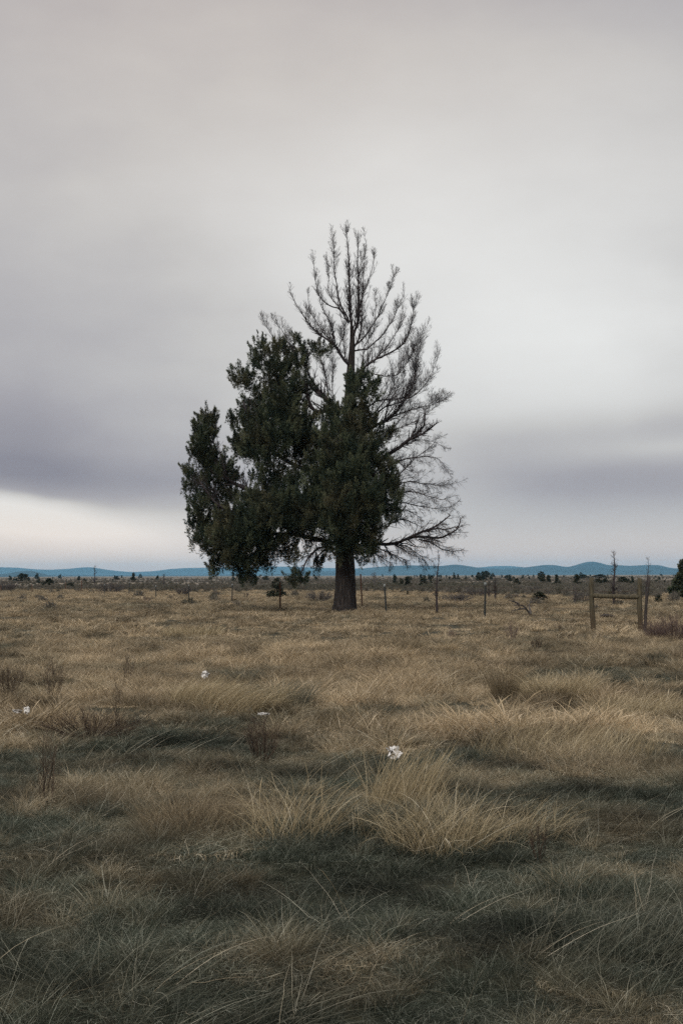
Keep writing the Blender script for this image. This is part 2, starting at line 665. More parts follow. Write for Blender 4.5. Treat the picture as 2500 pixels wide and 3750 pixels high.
# ------------------------------------------------------------------ hills (three ranges, real ridges far away)
def hills(name, prof, dist, depth, seed, rough):
    prof = np.array(prof, float)
    nx = 1200
    pxs = np.linspace(prof[0, 0], prof[-1, 0], nx)
    top = np.interp(pxs, prof[:, 0], prof[:, 1])
    k = np.ones(9) / 9
    top = np.convolve(np.pad(top, 4, mode='edge'), k, 'valid')
    ny = 25
    u = np.linspace(-1, 1, ny)
    a = np.arctan((pxs - 1250) / F)
    hh = (HOR + (pxs - 1250) * -ROLL - top) / F * dist
    Vl = np.zeros((ny, nx, 3))
    for j, uu in enumerate(u):
        r = dist + uu * depth
        prof_j = np.exp(-(uu * 1.9) ** 2)
        x, y = r * np.tan(a), np.full(nx, r)
        jit = 1 + rough * (fbm(x / 420 + 7, y / 420, seed, 4) - .5) * (.35 + abs(uu)) * (abs(uu) > .02)
        z = (hh + EYE) * prof_j * jit - 3 * (abs(uu) == 1)
        Vl[j] = np.stack([x, y, z], -1)
    idx = np.arange(ny * nx).reshape(ny, nx)
    Q = np.stack([idx[:-1, :-1], idx[:-1, 1:], idx[1:, 1:], idx[1:, :-1]], -1).reshape(-1, 4)
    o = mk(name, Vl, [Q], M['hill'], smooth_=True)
    o['kind'] = 'structure'
    return o


hills('hills', [(-900, 2103), (0, 2106), (700, 2107),
                (1000, 2103), (1280, 2086), (1350, 2079), (1410, 2074), (1490, 2070), (1553, 2071), (1609, 2074),
                (1665, 2067), (1697, 2071), (1760, 2081), (1830, 2083), (1928, 2077), (1991, 2069), (2031, 2070),
                (2075, 2078), (2111, 2069), (2135, 2061), (2160, 2057), (2191, 2061), (2223, 2071), (2255, 2070),
                (2303, 2073), (2366, 2070), (2414, 2070), (2440, 2078), (2474, 2082), (2560, 2080), (2800, 2070),
                (3400, 2090)], 8200, 1100, 21, .35)
hills('hills.001', [(-900, 2070), (0, 2077), (70, 2079), (130, 2085), (180, 2087), (240, 2084), (300, 2078), (340, 2077), (375, 2084),
                    (430, 2091), (480, 2095), (560, 2092), (620, 2084), (680, 2080), (820, 2078), (1000, 2074),
                    (1200, 2080), (1500, 2084), (1750, 2078), (1808, 2073), (1864, 2072), (1930, 2079),
                    (2200, 2085), (3400, 2080)], 13800, 1300, 33, .3)
hills('hills.002', [(-60, 2106), (20, 2102), (60, 2094), (90, 2090), (120, 2091), (150, 2098), (175, 2105),
                    (190, 2108)], 5200, 350, 8, .2)


# ------------------------------------------------------------------ grass
def blades(N, spread, L, w, th0, th1, K=4, lean=0.0, lean_j=1.2, seedhead=0.0, zlift=0.0, fan=0.0, wpow=1.0,
           rbias=0.0, center=(0, 0)):
    """N grass blades as tapered ribbons; returns verts, quads, rnd"""
    rr = spread * np.sqrt(rng.random(N))
    aa = rng.random(N) * 2 * np.pi
    x0, y0 = rr * np.cos(aa), rr * np.sin(aa)
    ln = L[0] + (L[1] - L[0]) * rng.random(N)
    a = lean + rng.normal(size=N) * lean_j
    if fan:
        a = np.where(rng.random(N) < fan, aa + rng.normal(size=N) * .6, a)
    t0 = th0[0] + (th0[1] - th0[0]) * rng.random(N)
    t1 = th1[0] + (th1[1] - th1[0]) * rng.random(N)
    s = np.linspace(0, 1, K + 1)
    pos = np.zeros((N, K + 1, 3))
    pos[:, 0] = np.stack([x0 + center[0], y0 + center[1], np.full(N, zlift - .02)], 1)
    aj = a.copy()
    for k in range(K):
        th = t0 + (t1 - t0) * ((k + .5) / K) ** 1.3
        aj = aj + rng.normal(size=N) * .12
        step = ln / K
        pos[:, k + 1] = pos[:, k] + np.stack([np.sin(th) * np.cos(aj), np.sin(th) * np.sin(aj), np.cos(th)], 1) * step[:, None]
    pos[:, :, 2] = np.maximum(pos[:, :, 2], np.where(s > 0, .012, -.02)[None])
    ww = w * (.6 + .8 * rng.random(N))
    fa = rng.random(N) * 2 * np.pi
    side = np.stack([np.cos(fa), np.sin(fa), .25 * rng.normal(size=N)], 1)
    prof = (1 - s ** 1.5 * .85)
    if seedhead:
        has = rng.random(N) < seedhead
        prof2 = np.where(s >= .99, .4, np.where(s > .7, 1.7, .8))
        pr = np.where(has[:, None], prof2[None], prof[None])
    else:
        pr = np.broadcast_to(prof, (N, K + 1))
    off = side[:, None] * (ww[:, None] * pr * .5)[..., None]
    V = np.stack([pos - off, pos + off], 2)            # N,K+1,2,3
    idx = np.arange(N * (K + 1) * 2).reshape(N, K + 1, 2)
    q = np.stack([idx[:, :-1, 0], idx[:, :-1, 1], idx[:, 1:, 1], idx[:, 1:, 0]], -1).reshape(-1, 4)
    r = np.clip(rng.beta(1.6, 2.0, N) + rbias, 0, 1)
    return V.reshape(-1, 3), [q], np.repeat(r, (K + 1) * 2)


def proto_collection(name, protos):
    c = bpy.data.collections.new(name)
    for o in protos:
        c.objects.link(o)
    return c


def scatter(name, protos, P, rotz, scl, idx, tint, squash=None, label_kind='stuff', tilt=None, tone=None):
    coll = proto_collection(name + '_kinds', protos)
    me = bpy.data.meshes.new(name)
    me.vertices.add(len(P))
    me.vertices.foreach_set('co', np.asarray(P, np.float32).ravel())
    rot = np.zeros((len(P), 3), np.float32)
    rot[:, 2] = rotz
    if tilt is not None:
        rot[:, :2] = tilt
    at = me.attributes.new('rot', 'FLOAT_VECTOR', 'POINT')
    at.data.foreach_set('vector', rot.ravel())
    sc = np.stack([scl, scl, scl if squash is None else scl * squash], 1).astype(np.float32)
    at = me.attributes.new('scl', 'FLOAT_VECTOR', 'POINT')
    at.data.foreach_set('vector', sc.ravel())
    at = me.attributes.new('tint', 'FLOAT', 'POINT')
    at.data.foreach_set('value', np.asarray(tint, np.float32))
    at = me.attributes.new('tone', 'FLOAT', 'POINT')
    at.data.foreach_set('value', np.asarray(np.full(len(P), .6) if tone is None else tone, np.float32))
    at = me.attributes.new('pick', 'INT', 'POINT')
    at.data.foreach_set('value', np.asarray(idx, np.int32))
    o = bpy.data.objects.new(name, me)
    link(o)
    ng = bpy.data.node_groups.new(name + '_scatter', 'GeometryNodeTree')
    ng.interface.new_socket('Geometry', in_out='INPUT', socket_type='NodeSocketGeometry')
    ng.interface.new_socket('Geometry', in_out='OUTPUT', socket_type='NodeSocketGeometry')
    N = ng.nodes
    gi, go = N.new('NodeGroupInput'), N.new('NodeGroupOutput')
    iop = N.new('GeometryNodeInstanceOnPoints')
    ci = N.new('GeometryNodeCollectionInfo')
    ci.inputs['Collection'].default_value = coll
    ci.inputs['Separate Children'].default_value = True
    ci.inputs['Reset Children'].default_value = True

    def na(nm, dt):
        n = N.new('GeometryNodeInputNamedAttribute')
        n.data_type = dt
        n.inputs[0].default_value = nm
        return n.outputs[0]
    Lk = ng.links.new
    Lk(gi.outputs[0], iop.inputs['Points'])
    Lk(ci.outputs[0], iop.inputs['Instance'])
    iop.inputs['Pick Instance'].default_value = True
    Lk(na('pick', 'INT'), iop.inputs['Instance Index'])
    Lk(na('rot', 'FLOAT_VECTOR'), iop.inputs['Rotation'])
    Lk(na('scl', 'FLOAT_VECTOR'), iop.inputs['Scale'])
    Lk(iop.outputs[0], go.inputs[0])
    md = o.modifiers.new('scatter', 'NODES')
    md.node_group = ng
    o['kind'] = label_kind
    return o


def make_clumps(tagname, wmul, nmul):
    out = []
    # 0-4 short matted, curled grass lying over
    for k in range(5):
        p = [blades(int(380 * nmul), .26, (.04, .13), .0019 * wmul, (.5, 1.5), (1.0, 2.5), lean_j=1.9, K=4),
             blades(int(36 * nmul), .26, (.14, .28), .0018 * wmul, (.8, 1.4), (1.3, 1.8), lean_j=.7, K=5, rbias=.10),
             blades(int(160 * nmul), .26, (.03, .08), .0022 * wmul, (.1, 1.2), (.5, 2.0), lean_j=3., K=3, rbias=-.18)]
        out.append(merge(p))
    # 5-9 standing straw
    for k in range(5):
        p = [blades(int(120 * nmul), .24, (.12, .28), .0018 * wmul, (.0, .7), (.3, 1.7), lean_j=1.5, K=4, seedhead=.08),
             blades(int(210 * nmul), .26, (.05, .16), .0021 * wmul, (.2, 1.3), (.8, 2.2), lean_j=2.5, K=3, rbias=-.08)]
        out.append(merge(p))
    # 10-12 tight tuft, arching
    for k in range(3):
        p = [blades(int(210 * nmul), .09, (.14, .34), .0019 * wmul, (.05, .6), (.9, 2.1), lean_j=1.4, K=5, fan=.7, seedhead=.05)]
        out.append(merge(p))
    objs = []
    for i, (V, Fq, r) in enumerate(out):
        objs.append(mk(f'{tagname}_{i:02d}', V, Fq, M['grass'], attrs={'rnd': r}, linkit=False))
    return objs


def flow(x, y):
    return (fbm(x / 1.9, y / 1.9, 40, 2) - .5) * 4.2 + (fbm(x / 7, y / 7, 44, 2) - .5) * 2.5 + .25


TINTS = []   # (px, py, radius m, delta)
for q in [(1600, 2980, 1.0, .25), (1780, 2780, .55, -.55), (1700, 3330, .6, -.3), (900, 2560, .9, .35),
          (980, 2560, .5, -.3), (300, 2720, 1.3, -.35), (650, 2970, .7, .35), (2200, 2690, 1.2, .2),
          (2100, 2900, .9, .15), (250, 2480, 1.6, -.1), (2300, 2490, 1.5, -.5), (1950, 2400, 2, -.2),
          (1350, 2420, 2.5, .2), (500, 2400, 3, .1), (1050, 2850, .8, -.2), (130, 3100, .9, -.2), (600, 3350, .6, .15),
          (2050, 2480, .9, -.25), (1300, 3100, .5, -.2), (2450, 2900, .5, -.3), (860, 2480, .5, -.4),
          (700, 2650, 1.2, -.2), (1700, 2560, 1.5, .1), (1450, 2290, 7, .45), (1850, 3650, 1.2, .1)]:
    p = G(q[0], q[1])
    TINTS.append((p[0], p[1], q[2], q[3]))


def tint_at(x, y):
    r = np.hypot(x, y)
    t = .00 + .84 * smooth(5.5, 18, r)
    t = t + (fbm(x / 1.5, y / 1.5, 60, 4) - .5) * (.95 + .6 * smooth(8, 13, r)) * (1.0 - .35 * smooth(20, 60, r))
    t = t + (fbm(x / .4, y / .3, 62, 2) - .5) * 1.0 * (1 - .7 * smooth(15, 35, r))
    t = t + (fbm(x / 9, y / 14, 61, 2) - .5) * .75 * smooth(8, 20, r)
    for (a, c, rad, dl) in TINTS:
        t = t + dl * np.exp(-((x - a) ** 2 + ((y - c) / 1.3) ** 2) / rad ** 2)
    return np.clip(t, 0, 1)


def grass_points(r0, r1, dens, jit_in):
    # wedge in front of the camera with a margin on both sides
    area = .5 * R(52) * (r1 ** 2 - r0 ** 2)
    n = int(area * dens)
    r = np.sqrt(r0 ** 2 + (r1 ** 2 - r0 ** 2) * rng.random(n))
    a = R(-26) + R(52) * rng.random(n)
    x, y = r * np.sin(a), r * np.cos(a)
    keep = np.abs(x) < .26 * y + 1.6
    # thin out hollows so the soil shows dark between clumps
    keep &= (fbm(x / .55, y / .45, 80, 2) + .5 * (fbm(x / 1.3, y / 1.0, 95, 3) - .5) + .35 * rng.random(n)) > jit_in + np.where(y < 14, -.14, .03)
    return x[keep], y[keep]


near_c = make_clumps('near', 1.0, 1.0)
mid_c = make_clumps('mid', 1.8, .75)
far_c = make_clumps('far', 3.6, .45)


def lay_grass(name, protos, r0, r1, dens, base_s, hollow, grow=1.0):
    x, y = grass_points(r0, r1, dens, hollow)
    n = len(x)
    z = terrain(x, y)
    t = tint_at(x, y)
    rr = np.hypot(x, y)
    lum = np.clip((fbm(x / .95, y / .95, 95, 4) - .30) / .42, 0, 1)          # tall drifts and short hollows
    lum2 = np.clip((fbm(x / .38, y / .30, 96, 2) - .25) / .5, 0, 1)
    st = np.clip(.15 + .9 * (t - .35) + (fbm(x / 1.1, y / 1.1, 90, 2) - .5) * 1.3 - .35 * (1 - smooth(7, 13, rr)), .02, .95)
    st = st * (.35 + .65 * lum)
    u = rng.random(n)
    tuft = rng.random(n) < .13 + .16 * (lum2 > .5)
    idx = np.where(u < st, 5 + rng.integers(0, 5, n), rng.integers(0, 5, n))
    idx = np.where(tuft, 10 + rng.integers(0, 3, n), idx)
    hs = (.34 + .66 * lum + .52 * lum2 ** 1.5) * np.where(tuft, .75 + .65 * rng.random(n), 1.0)
    hs = hs * (.80 + .20 * smooth(9, 16, rr)) * np.where(tuft & (rr < 13), .66, 1)
    hs = np.maximum(hs, np.where(rr < 14, .62, .5))
    s = base_s * (.8 + .4 * rng.random(n)) * hs
    rz = flow(x, y) + rng.normal(size=n) * (.3 + 1.6 * (vn(x / 1.6, y / 1.6, 99) > .45))
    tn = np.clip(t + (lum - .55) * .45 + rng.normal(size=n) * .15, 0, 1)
    tilt = rng.normal(size=(n, 2)) * .06
    near_ = 1 - smooth(10, 22, rr)
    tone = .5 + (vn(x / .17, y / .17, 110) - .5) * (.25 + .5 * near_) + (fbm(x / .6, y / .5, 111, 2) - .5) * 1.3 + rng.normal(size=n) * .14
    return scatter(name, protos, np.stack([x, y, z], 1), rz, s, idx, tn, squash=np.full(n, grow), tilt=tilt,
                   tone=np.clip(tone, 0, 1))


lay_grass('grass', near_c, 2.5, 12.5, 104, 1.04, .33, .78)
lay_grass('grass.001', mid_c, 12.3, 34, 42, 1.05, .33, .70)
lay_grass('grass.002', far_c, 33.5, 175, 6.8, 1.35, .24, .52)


# ------------------------------------------------------------------ the big half-dead juniper
TD = 62.0


def cc(cx, cyy, dy=0.0):
    return W(600 + .7653 * cx, 780 + .7653 * cyy, TD + dy)


CPX = .7653 * TD / F          # metres per crop pixel
base = cc(862, 1908)
base[2] = float(terrain(np.array([base[0]]), np.array([TD]))[0])
jun = empty('juniper_tree', base)
tag(jun, 'big half dead juniper with dark green crown at left and bare branches at right', 'tree')


def local(P):
    return P - base


def trunk_mesh():
    pts = [(862, 1925, 0, 61), (862, 1905, 0, 56), (864, 1870, 0, 50), (866, 1800, 0, 46.5), (866, 1700, 0, 45),
           (864, 1600, 0, 42), (866, 1500, 0, 39), (872, 1350, .1, 36), (880, 1200, .15, 32), (884, 1050, .2, 28),
           (888, 900, .2, 24), (892, 800, .2, 20), (896, 720, .2, 17), (900, 660, .2, 14), (902, 600, .2, 11),
           (898, 540, .2, 7)]
    C = np.array([cc(a, c, d) for a, c, d, r in pts])
    Rv = np.array([r for *_, r in pts]) * CPX
    K = 60
    s = np.linspace(0, len(pts) - 1, K)
    C = np.stack([np.interp(s, np.arange(len(pts)), C[:, k]) for k in range(3)], 1)
    Rv = np.interp(s, np.arange(len(pts)), Rv)
    sides = 36
    a = np.arange(sides) * 2 * np.pi / sides
    ridge = rng.normal(size=sides)
    ring = []
    for k in range(K):
        flute = 1 + .07 * np.sin(a * 5 + k * .09) + .045 * np.sin(a * 11 - k * .13 + 1) + .028 * ridge + .02 * rng.normal(size=sides)
        flare = 1 + .10 * math.exp(-k / 2.5) + (.30 * np.maximum(np.sin(a * 4 + .6), 0) ** 2 * math.exp(-k / 3.0))
        rr = Rv[k] * flute * flare
        ring.append(np.stack([C[k, 0] + rr * np.cos(a), C[k, 1] + rr * np.sin(a), np.full(sides, C[k, 2])], 1))
    V = np.array(ring)
    idx = np.arange(K * sides).reshape(K, sides)
    nx = np.roll(idx, -1, 1)
    q = np.stack([idx[:-1], nx[:-1], nx[1:], idx[1:]], -1).reshape(-1, 4)
    return local(V.reshape(-1, 3)), [q]


tv, tq = trunk_mesh()
mk('trunk', tv, tq, M['bark'], jun, smooth_=True)

# limbs: crop coordinates, depth offsets at start and end (m), radii in crop px, twig settings
LIMBS = [
    # name-less list: pts, (d0,d1), (r0,r1), twig length m, n1, n2, up, sag
    ([(898, 560), (890, 500), (886, 400), (885, 300), (878, 180), (872, 60)], (.2, .3), (11, 2.0), 1.0, 34, 7, .9, 0),
    ([(902, 610), (915, 560), (926, 470), (926, 300), (928, 180), (930, 75)], (.2, 0), (11, 2.0), 1.0, 34, 7, .9, 0),
    ([(908, 640), (935, 590), (948, 500), (952, 380), (955, 250), (968, 120)], (.2, -.7), (9, 1.8), 1.0, 30, 7, .9, 0),
    ([(905, 560), (940, 430), (970, 330), (1000, 220), (1005, 170)], (.2, .9), (6, 1.5), .9, 24, 7, .9, 0),
    ([(885, 520), (850, 440), (828, 370), (820, 250), (812, 80)], (.2, .4), (9, 1.6), .9, 26, 6, .9, 0),
    ([(886, 525), (845, 460), (790, 440), (745, 390), (722, 300), (715, 205)], (.2, -.5), (8.5, 1.5), .9, 26, 7, .7, 0),
    ([(850, 460), (800, 380), (790, 280), (775, 180)], (.2, 1.0), (5, 1.4), .8, 18, 6, .9, 0),
    ([(890, 735), (850, 690), (818, 630), (770, 600), (700, 540), (655, 470), (615, 400), (600, 350)], (.2, -.6), (15, 1.8), .9, 34, 7, .7, 0),
    ([(815, 640), (805, 560), (770, 500), (745, 430), (740, 370)], (.1, .5), (8, 1.6), .9, 24, 7, .9, 0),
    ([(812, 630), (760, 570), (720, 500), (690, 440), (690, 380)], (.1, 1.1), (6, 1.5), .8, 22, 7, .9, 0),
    ([(830, 650), (870, 560), (850, 480), (845, 420)], (.1, -.8), (5, 1.5), .8, 18, 6, .9, 0),
    ([(780, 890), (735, 840), (700, 780), (680, 720), (660, 660)], (.4, 1.0), (11, 2.0), .8, 24, 7, .6, 0),
    ([(790, 870), (778, 790), (765, 715), (740, 690), (690, 670)], (.5, .2), (8, 2.0), .8, 24, 7, .6, 0),
    ([(805, 900), (800, 800), (800, 720), (798, 660)], (.5, 1.2), (5, 1.5), .8, 24, 7, .7, 0),
    ([(870, 960), (790, 900), (745, 860), (700, 820)], (.3, .6), (17, 9), .8, 12, 6, .6, 0),
    ([(620, 700), (560, 640), (510, 570), (470, 500)], (1.0, 1.4), (6, 1.4), 1.0, 26, 7, 1.0, 0),
    ([(640, 700), (600, 620), (560, 560), (515, 500)], (.6, .9), (5, 1.4), .9, 22, 7, 1.0, 0),
    # right side
    ([(905, 640), (955, 600), (1010, 520), (1050, 430), (1085, 340), (1105, 280)], (.2, .6), (8, 1.5), .9, 30, 8, .8, 0),
    ([(905, 660), (980, 640), (1040, 580), (1100, 500), (1135, 420), (1150, 370)], (.2, -.6), (8, 1.5), .9, 30, 8, .8, 0),
    ([(920, 770), (975, 735), (1030, 690), (1090, 665), (1150, 620), (1185, 540), (1200, 470), (1208, 390)], (.1, .3), (12, 1.8), .9, 42, 9, .8, 0),
    ([(1000, 715), (1060, 640), (1110, 560), (1150, 480)], (.1, 1.2), (6, 1.5), .8, 24, 8, .8, 0),
    ([(950, 740), (960, 640), (1000, 560), (1010, 470), (1012, 380)], (.2, 1.3), (6, 1.5), .9, 26, 7, .9, 0),
    ([(970, 760), (1040, 775), (1110, 770), (1160, 730), (1195, 660), (1225, 590)], (.2, -.9), (6, 1.5), .8, 36, 9, .8, 0),
    ([(960, 960), (1000, 905), (1080, 882), (1150, 870), (1185, 810), (1200, 740), (1215, 660), (1235, 600)], (.2, .8), (8, 1.6), .9, 44, 9, .8, 0),
    ([(985, 1000), (1040, 940), (1110, 910), (1200, 870), (1260, 800), (1290, 740), (1310, 690)], (.2, -.5), (8, 1.6), .9, 44, 9, .7, 0),
    ([(990, 1030), (1060, 990), (1120, 950), (1160, 890), (1195, 820), (1205, 750), (1200, 690)], (.1, .2), (15, 2.0), .9, 44, 9, .8, 0),
    ([(1040, 1010), (1120, 960), (1200, 930), (1280, 910), (1350, 890)], (.1, .9), (8, 1.6), .8, 40, 9, .3, 0),
    ([(1030, 1090), (1100, 1040), (1180, 1000), (1260, 960), (1320, 900)], (.1, -1.2), (6, 1.5), .8, 40, 9, .3, 0),
    ([(1010, 1190), (1080, 1145), (1150, 1100), (1210, 1050), (1240, 1020), (1248, 965)], (.1, -.4), (16, 3.5), .6, 26, 8, .3, 0),
    ([(1170, 1085), (1230, 1060), (1270, 1035), (1305, 1005)], (-.3, -.6), (9, 3.5), .6, 24, 7, .3, 0),
    ([(1190, 1065), (1205, 1030), (1215, 985)], (-.3, .1), (7, 3), .5, 12, 6, .4, 0),
    ([(1080, 1150), (1160, 1110), (1240, 1095), (1320, 1110), (1340, 1130)], (.2, .9), (5, 1.5), .7, 34, 8, .1, .1),
    ([(1050, 1240), (1110, 1200), (1180, 1175), (1250, 1165), (1310, 1180), (1345, 1220)], (.1, -.2), (9, 1.6), .7, 38, 8, .05, .15),
    ([(1070, 1200), (1110, 1185), (1160, 1230), (1225, 1245)], (.1, -1.2), (7, 2), .6, 24, 7, .05, .15),
    ([(1090, 1300), (1140, 1240), (1200, 1180), (1270, 1120), (1300, 1090)], (.1, .7), (8, 1.6), .7, 30, 8, .2, .1),
    ([(1080, 1330), (1160, 1290), (1250, 1300), (1330, 1310), (1400, 1290)], (.1, .5), (7, 1.6), .7, 38, 8, .0, .2),
    ([(1080, 1360), (1180, 1330), (1270, 1350), (1340, 1370), (1400, 1350)], (.1, -1.0), (7, 1.6), .7, 38, 8, .0, .2),
    ([(1080, 1390), (1150, 1385), (1230, 1400), (1300, 1410), (1390, 1400)], (.1, 1.2), (7, 1.6), .7, 34, 8, .0, .2),
    ([(1080, 1430), (1140, 1420), (1200, 1440), (1235, 1470)], (.1, -.3), (6, 1.6), .6, 24, 7, -.1, .25),
    ([(1060, 1500), (1120, 1470), (1180, 1480), (1230, 1500)], (0, .6), (9, 2.2), .7, 28, 8, -.2, .3),
    ([(1000, 1575), (1060, 1583), (1120, 1578), (1170, 1550), (1230, 1525), (1300, 1495), (1370, 1445)], (-.2, -.8), (13, 3.2), .7, 34, 8, -.1, .2),
    ([(1170, 1552), (1230, 1550), (1300, 1560), (1360, 1545), (1405, 1510), (1418, 1462)], (-.5, -.2), (9, 3.0), .6, 36, 8, -.2, .3),
    ([(1240, 1525), (1290, 1515), (1350, 1520), (1410, 1495)], (-.6, -1.4), (6, 2.5), .6, 24, 8, -.2, .3),
    ([(1220, 1560), (1290, 1590), (1340, 1615), (1420, 1615)], (-.4, .4), (6, 1.8), .6, 30, 8, -.3, .3),
    ([(1010, 1590), (1060, 1620), (1120, 1640), (1170, 1670)], (-.2, .8), (7, 1.6), .6, 34, 8, -.4, .4),
    ([(960, 1580), (1020, 1640), (1050, 1660), (1090, 1690)], (-.2, -1.2), (6, 1.6), .6, 26, 8, -.4, .4),
    ([(1100, 1580), (1160, 1600), (1230, 1640), (1290, 1670)], (-.3, 1.2), (6, 1.6), .6, 30, 8, -.4, .35),
    # limbs inside the green half
    ([(870, 1050), (800, 960), (720, 950), (690, 880), (670, 800)], (.3, .2), (18, 6), .6, 8, 5, .5, 0),
    ([(872, 1200), (780, 1120), (690, 1080), (600, 980), (560, 860), (530, 720)], (.2, .5), (22, 4), .8, 14, 5, .5, 0),
    ([(866, 1300), (740, 1240), (620, 1200), (500, 1120), (420, 1020), (380, 900)], (.1, -.6), (20, 4), .8, 14, 5, .4, 0),
    ([(866, 1400), (700, 1380), (520, 1370), (380, 1310), (280, 1250), (220, 1100), (210, 1000)], (0, .6), (22, 4), .8, 20, 5, .3, 0),
    ([(866, 1480), (720, 1500), (560, 1480), (400, 1460), (260, 1400), (170, 1280)], (0, -.5), (20, 4), .8, 16, 5, .2, 0),
    ([(866, 1600), (780, 1570), (700, 1550), (590, 1530), (450, 1540), (300, 1580)], (-.1, .2), (17, 4), .8, 16, 5, .0, .2),
    ([(866, 1620), (760, 1600), (690, 1640), (662, 1700), (640, 1750)], (-.2, -1.0), (9, 3), .5, 12, 5, -.3, .3),
    ([(866, 1600), (790, 1610), (745, 1640), (735, 1690)], (-.2, .8), (7, 2.5), .5, 10, 5, -.3, .3),
    ([(870, 1500), (900, 1400), (960, 1300), (1010, 1250)], (-.2, -2.2), (16, 5), .8, 10, 5, .5, 0),
    ([(870, 1450), (850, 1330), (840, 1200), (850, 1080)], (-.2, -2.6), (14, 4), .8, 10, 5, .5, 0),
    ([(870, 1400), (800, 1330), (720, 1280), (650, 1180)], (.2, 2.8), (16, 4), .8, 10, 5, .5, 0),
    ([(870, 1200), (920, 1120), (950, 1030), (940, 960)], (.2, 2.6), (14, 4), .9, 12, 6, .5, 0),
    # dead limbs running away from and toward the viewer
    ([(890, 900), (930, 820), (960, 740), (975, 650), (980, 560)], (.2, 2.6), (9, 1.6), .9, 26, 7, .8, 0),
    ([(893, 760), (870, 700), (862, 640), (850, 560)], (.2, 1.9), (7, 1.6), .9, 18, 6, .8, 0),
    ([(890, 980), (1000, 960), (1080, 860), (1120, 780), (1140, 700)], (.2, 2.6), (9, 1.6), .9, 26, 7, .8, 0),
    ([(885, 1100), (1010, 1100), (1100, 1020), (1160, 960), (1180, 900)], (.2, 3.0), (9, 1.6), .9, 26, 7, .6, 0),
    ([(880, 1350), (1000, 1330), (1110, 1280), (1200, 1260)], (.1, 3.0), (9, 1.6), .8, 26, 7, .1, .1),
]
for (pts, (d0, d1), (r0, r1), L, n1, n2, up, sag) in LIMBS:
    high = min(p[1] for p in pts)
    if high < 480:            # the upper leaders carry shorter, steeper side twigs
        L = L * .64
        n1 = int(n1 * 1.35)
        pts = [(a_, c_ + max(0, 520 - c_) * .045) for a_, c_ in pts]
    K = 14
    n = len(pts)
    C3 = np.array([cc(p[0], p[1], d0 + (d1 - d0) * (i / (n - 1)) ** 1.1) for i, p in enumerate(pts)])
    C = resample(C3, K)
    wob = np.cumsum(rng.normal(size=(K, 3)) * .022, 0)
    wob -= np.linspace(0, 1, K)[:, None] * wob[-1:]
    C = local(C + wob)
    gn = r1 >= 2.4            # gnarled limbs stay thick to their broken ends
    Rv = np.linspace(1, 0, K) ** (.75 if gn else (.9 if r0 == 11 else 1.25)) * (r0 - r1) * CPX * (.68 if gn else (.66 if r0 == 11 else .55)) + r1 * CPX * (.75 if gn else .5)
    P0, R0 = C[None], Rv[None]
    parts = [tubes(P0, R0, 7)]
    hi_ = high < 620
    run = float(np.linalg.norm(np.diff(C, axis=0), axis=1).sum())
    # long secondary boughs running beside the limb
    PS, RS = spawn(P0, R0, 8 + int(n1 / 4), min(.44 * run, 2.2) * (.66 if high < 480 else 1), up=max(up, .0) * .8,
                   fwd=1.0, side=.62, bend=.16 if sag == 0 else .04, K=9, rr=.42, rmin=.0062, t0=.10, wig=.16, sag=sag * .5, taper=.3)
    parts.append(tubes(PS, RS, 5))
    PB, RB = spawn(PS, RS, 3, L * .9, up=up * .6, fwd=.9, side=.75, bend=.10, K=7, rr=.6, rmin=.0045, t0=.10, wig=.12,
                   sag=sag * .6, thin=1.3)
    parts.append(tubes(PB, RB, 4))
    # side twigs on limb and boughs
    for (PP_, RP_, m_, l_, mm_) in ((P0, R0, int(n1 * 1.1), L * .95, 5), (PS, RS, int(12 + n1 * .25), L * .68, 4),
                                    (PB, RB, 11, L * .50, 3)):
        P1, R1 = spawn(PP_, RP_, m_, l_, up=up * .65, fwd=.75, side=.9, bend=.10 if sag == 0 else .03, K=6, rr=.45,
                       rmin=.0034, t0=.03, wig=.11, sag=sag, thin=1.0)
        parts.append(tubes(P1, R1, 4))
        P2, R2 = spawn(P1, R1, mm_, L * .26, up=up * .4, fwd=.9, side=.75, bend=.04, K=4, rr=.7, rmin=.0028, t0=.1,
                       wig=.08, sag=sag, thin=.40)
        parts.append(tubes(P2, R2, 3))
    Vm, Fm, _ = merge(parts)
    mk('branch', Vm, Fm, M['deadwood'], jun)

